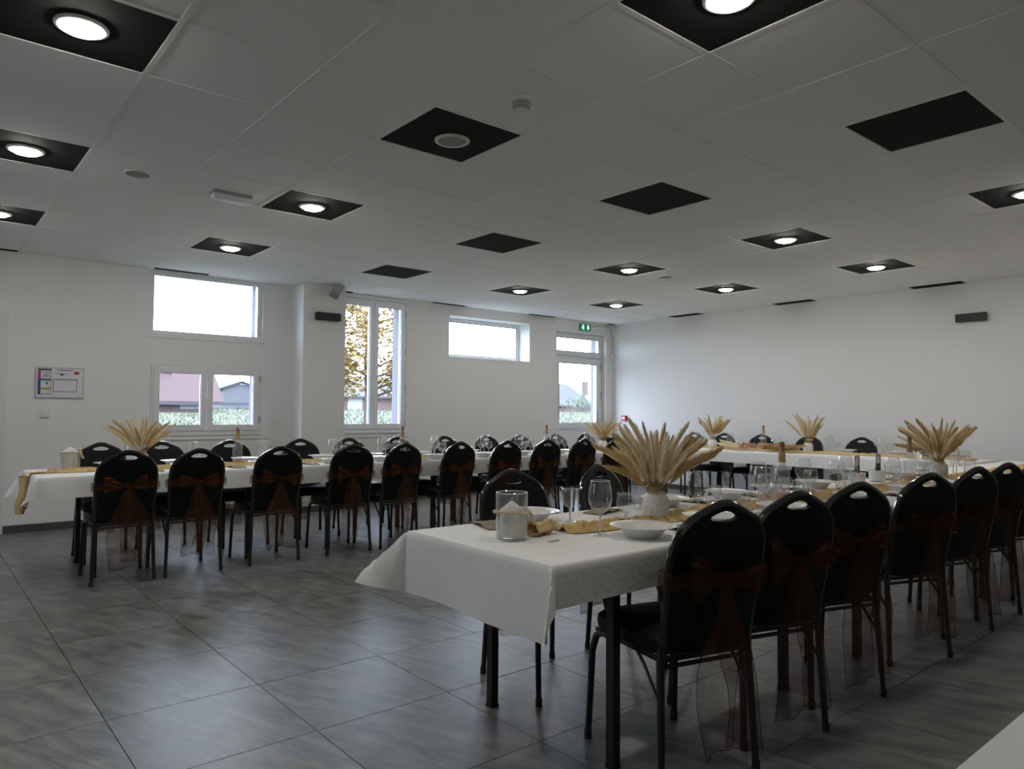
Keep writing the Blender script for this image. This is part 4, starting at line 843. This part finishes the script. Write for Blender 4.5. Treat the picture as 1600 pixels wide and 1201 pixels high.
# bottles
for k, (x, y, lab) in enumerate([(3.52, YN - .02, 'clear corked bottle on the near table behind the first foreground chairs'), (5.24, YN + .02, 'clear corked bottle on the near table left of the right vase'), (2.17, YA, 'clear corked bottle in front of the two-sash window'), (3.80, YA, 'clear corked bottle in front of the tall window'), (5.76, YA, 'clear corked bottle on the window-side table near the glazed door'), (XT + .02, 5.05, 'clear corked bottle on the table along the right wall')]): put('bottle', mk_bottle, x, y, k, lab, z=TZ + .006)

# dark bottles leaning in white buckets
for k, (x, y, lab) in enumerate([(4.84, 2.22, 'left'), (5.20, 2.24, 'right')]):
    t = thing('ice_bucket', 'small white ice bucket on the near table, %s of the two' % lab, 'bucket', (x, y, TZ + .003)); MB().open().lathe([(1e-5, .002), (.045, .0), (.05, .004), (.058, .075), (.061, .077), (.058, .079), (.054, .074), (.046, .008), (1e-5, .007)], 28).build('bowl', M['china'], t, True)
    t2 = thing('bottle', 'dark wine bottle leaning out of the %s white ice bucket' % lab, 'bottle', (x + .012, y, TZ + .030)); t2.rotation_euler = (radians(12), radians(-26), 0)
    MB().lathe([(1e-5, .0), (.018, .002), (.019, .06), (.017, .085), (.0155, .10), (.0145, .17)], 18).build('neck', M['darkbottle'], t2, True); MB().lathe([(.0155, .125), (.016, .165), (.0165, .168), (.0165, .182), (.013, .185), (1e-5, .185)], 18).build('foil_cap', M['foil'], t2, True)

# place settings
def setting(x, y, side, who, k, plate=True, napkin=True, big=True, small=True, tum=False, r=random.Random(21)):
    """side: +1 diner sits at larger y, -1 at smaller y"""
    j = lambda s: r.uniform(-s, s)
    if plate: put('plate', mk_plate, x + j(.02), y, j(1), 'white soup plate at %s' % who)
    if napkin: put('napkin', mk_napkin, x - .22 + j(.01), y - side * .0 + j(.02), pi / 2 + j(.2), 'folded taupe napkin at %s' % who)
    gy = y - side * .145
    if big: put('big', mk_big, x + .085 + j(.015), gy + j(.008), j(1), 'large wine glass at %s' % who)
    if small: put('small', mk_small, x + .175 + j(.015), gy + j(.01), j(1), 'small wine glass at %s' % who)
    if tum: put('tumbler', mk_tumbler, x - .02 + j(.02), gy - side * .035, 0, 'tumbler at %s' % who)
for k, x in enumerate(C2[:11]):
    if k in (0, 1, 2, 3, 4, 5, 6, 7, 8, 9): setting(x + .0, YA + .25, 1, 'the %s window-wall place from the candle' % ORD[k], k, tum=False)
for k, x in enumerate(C1[1:]): setting(x + .03, YA - .25, -1, '%s room-side place past the window-side candle' % ORD[k], k, small=(k % 2 == 0), big=True)
# near table, measured pieces first
put('plate', mk_plate, 2.13, 1.775, 0, 'white soup plate in front of the first foreground chair')
put('big', mk_big, 2.03, 1.90, 0, 'large wine glass between the gauze tuft and the foreground plate'); put('small', mk_small, 2.24, 1.955, 0, 'small wine glass beside the wood slice on the near table')
put('plate', mk_plate, 2.055, 2.33, 0, 'white soup plate behind the candle on the near table'); put('small', mk_small, 2.18, 2.215, 0, 'small wine glass standing alone right of the candle', z=TZ + .003)
put('big', mk_big, 2.75, 2.31, 0, 'large wine glass half hidden left of the big vase')
t = put('napkin', mk_napkin, 1.84, 2.34, 1.3, 'kraft-coloured napkin left of the candle on the near table'); put('napkin', mk_napkin, 2.52, 2.34, .25, 'taupe napkin at the far edge behind the gauze runner')
put('plate', mk_plate, 2.93, 2.305, 0, 'white soup plate at the far side behind the big vase')
for k, (x, p_) in enumerate([(3.42, 1), (3.90, 1), (4.42, 1), (5.62, 1), (6.2, 1)]):
    setting(x, YN + .26, 1, 'the %s far place past the big vase on the near table' % ORD[k], k, tum=(k in (1, 2)))
for k, (x, y) in enumerate(C3[1:]): setting(x + .10, YN - .24, -1, '%s foreground place past the first on the near table' % ORD[k], k, tum=(k in (1,)))
for k, y in enumerate([6.0, 5.47, 4.78, 4.10, 3.5, 2.9]):
    w_ = 'the %s wall-side place from the corner on the right wall table' % ORD[k]
    put('plate', mk_plate, XT + .26, y, 0, 'white soup plate at ' + w_); put('big', mk_big, XT + .1, y + .12, 0, 'large wine glass at ' + w_); put('small', mk_small, XT + .12, y + .03, 0, 'small wine glass at ' + w_)

# small wooden pieces
def slice_(x, y, lab):
    t = thing('wood_slice', lab, 'wood slice', (x, y, TZ + .010)); MB().lathe([(.036, 0), (.037, .008), (.036, .018)], 20, mod=lambda a, z, r: .0012 * sin(5 * a)).build('bark', M['wood'], t, True); MB().lathe([(.0345, .0182), (1e-5, .0186)], 20).build('cut_face', M['woodpale'], t, True); return t
slice_(2.31, 2.04, 'small bark-edged wood slice under the gauze runner edge near the vase')
slice_(4.30, YN + .02, 'small bark-edged wood slice on the runner at the middle of the near table')
def word(x, y, rz, lab):
    r = random.Random(int(x * 100)); t = thing('wooden_confetti', lab, 'decoration', (x, y, TZ + .003), rz); pts = [(-.028 + .056 * k / 30, .005 * sin(k * 1.3) + .002 * sin(k * .5), .002) for k in range(31)]
    MB().tube(pts, .0016, 5).build('scroll', M['woodpale'], t, True); return t
for k, (x, y, lab) in enumerate([(1.80, 1.91, 'tiny wooden cut-out in front of the gauze tuft on the near table'), (3.05, 1.86, 'tiny wooden cut-out behind the first foreground chair'), (2.25, 5.95, 'tiny wooden cut-out on the window-side table edge by the bottle'), (4.42, 5.93, 'tiny wooden cut-out on the window-side table edge by the sixth chair')]): word(x, y, .3 * k, lab)
t = thing('wooden_leaf', 'flat dry leaf on the edge of the window-side table', 'decoration', (2.98, 5.93, TZ + .003)); MB().grid(lambda u, v: ((u - .5) * .11, (v - .5) * .05 * sin(pi * min(.98, max(.02, u))), .002 + .006 * abs(v - .5)), 10, 6).build('blade', M['kraft'], t, True)

# dried flower arrangement lying along the right-wall table
t = thing('flower_garland', 'lying arrangement of peach dried flowers and grasses on the right wall table', 'dried flowers', (XT - .30, 5.02, TZ + .004))
r = random.Random(5)
for k in range(16):
    o = obj('plume', r.choice(PLC if k % 2 else PLT), t); s_ = 1 if k % 2 else -1
    o.rotation_euler = (radians(r.uniform(78, 86)) * -s_, 0, r.uniform(-.35, .35)); o.location = (r.uniform(-.05, .06), s_ * r.uniform(-.02, .32), r.uniform(.014, .045)); o.scale = (1.25, 1.25, 1.1)
def flower_mesh(seed):
    r = random.Random(seed); mb = MB()
    for lay, (n_, rr, op) in enumerate(((5, .016, .35), (7, .027, .75), (8, .036, 1.15))):
        for k in range(n_):
            a = 2 * pi * k / n_ + lay * .4 + r.uniform(-.1, .1)
            def pf(u, v): w_ = (v - .5) * 2 * .6 * sin(pi * (.15 + .8 * u)); q = rr * u; rad = q * sin(op) + .004; return ((rad) * cos(a + w_), rad * sin(a + w_), .004 + q * cos(op) + .003 * (1 - abs(v - .5) * 2))
            mb.grid(pf, 4, 4)
    return mb.mesh('flower', M['petal' if seed % 3 else 'petalpale'], 60)
FM = [flower_mesh(k) for k in range(4)]
for k in range(12):
    o = obj('flower', FM[k % 4], t); o.location = (r.uniform(-.07, .07), r.uniform(-.28, .22), .045 + r.uniform(0, .035)); o.rotation_euler = (r.uniform(-.7, .7), r.uniform(-.9, .3), r.uniform(0, 6)); s_ = r.uniform(1.0, 1.5); o.scale = (s_, s_, s_)
mb = MB()
for k in range(420):
    y0 = r.uniform(-.62, -.2); p_ = Vector((r.uniform(-.06, .06), y0, r.uniform(.006, .02))); L_ = r.uniform(.08, .2)
    q_ = p_ + Vector((r.uniform(-.03, .03), -L_ * .5, r.uniform(0, .05))); mb.add([p_ + Vector((.002, 0, 0)), p_ - Vector((.002, 0, 0)), q_], [(0, 1, 2)])
mb.build('yellow_grass', M['yellowgrass'], t, kind='stuff')
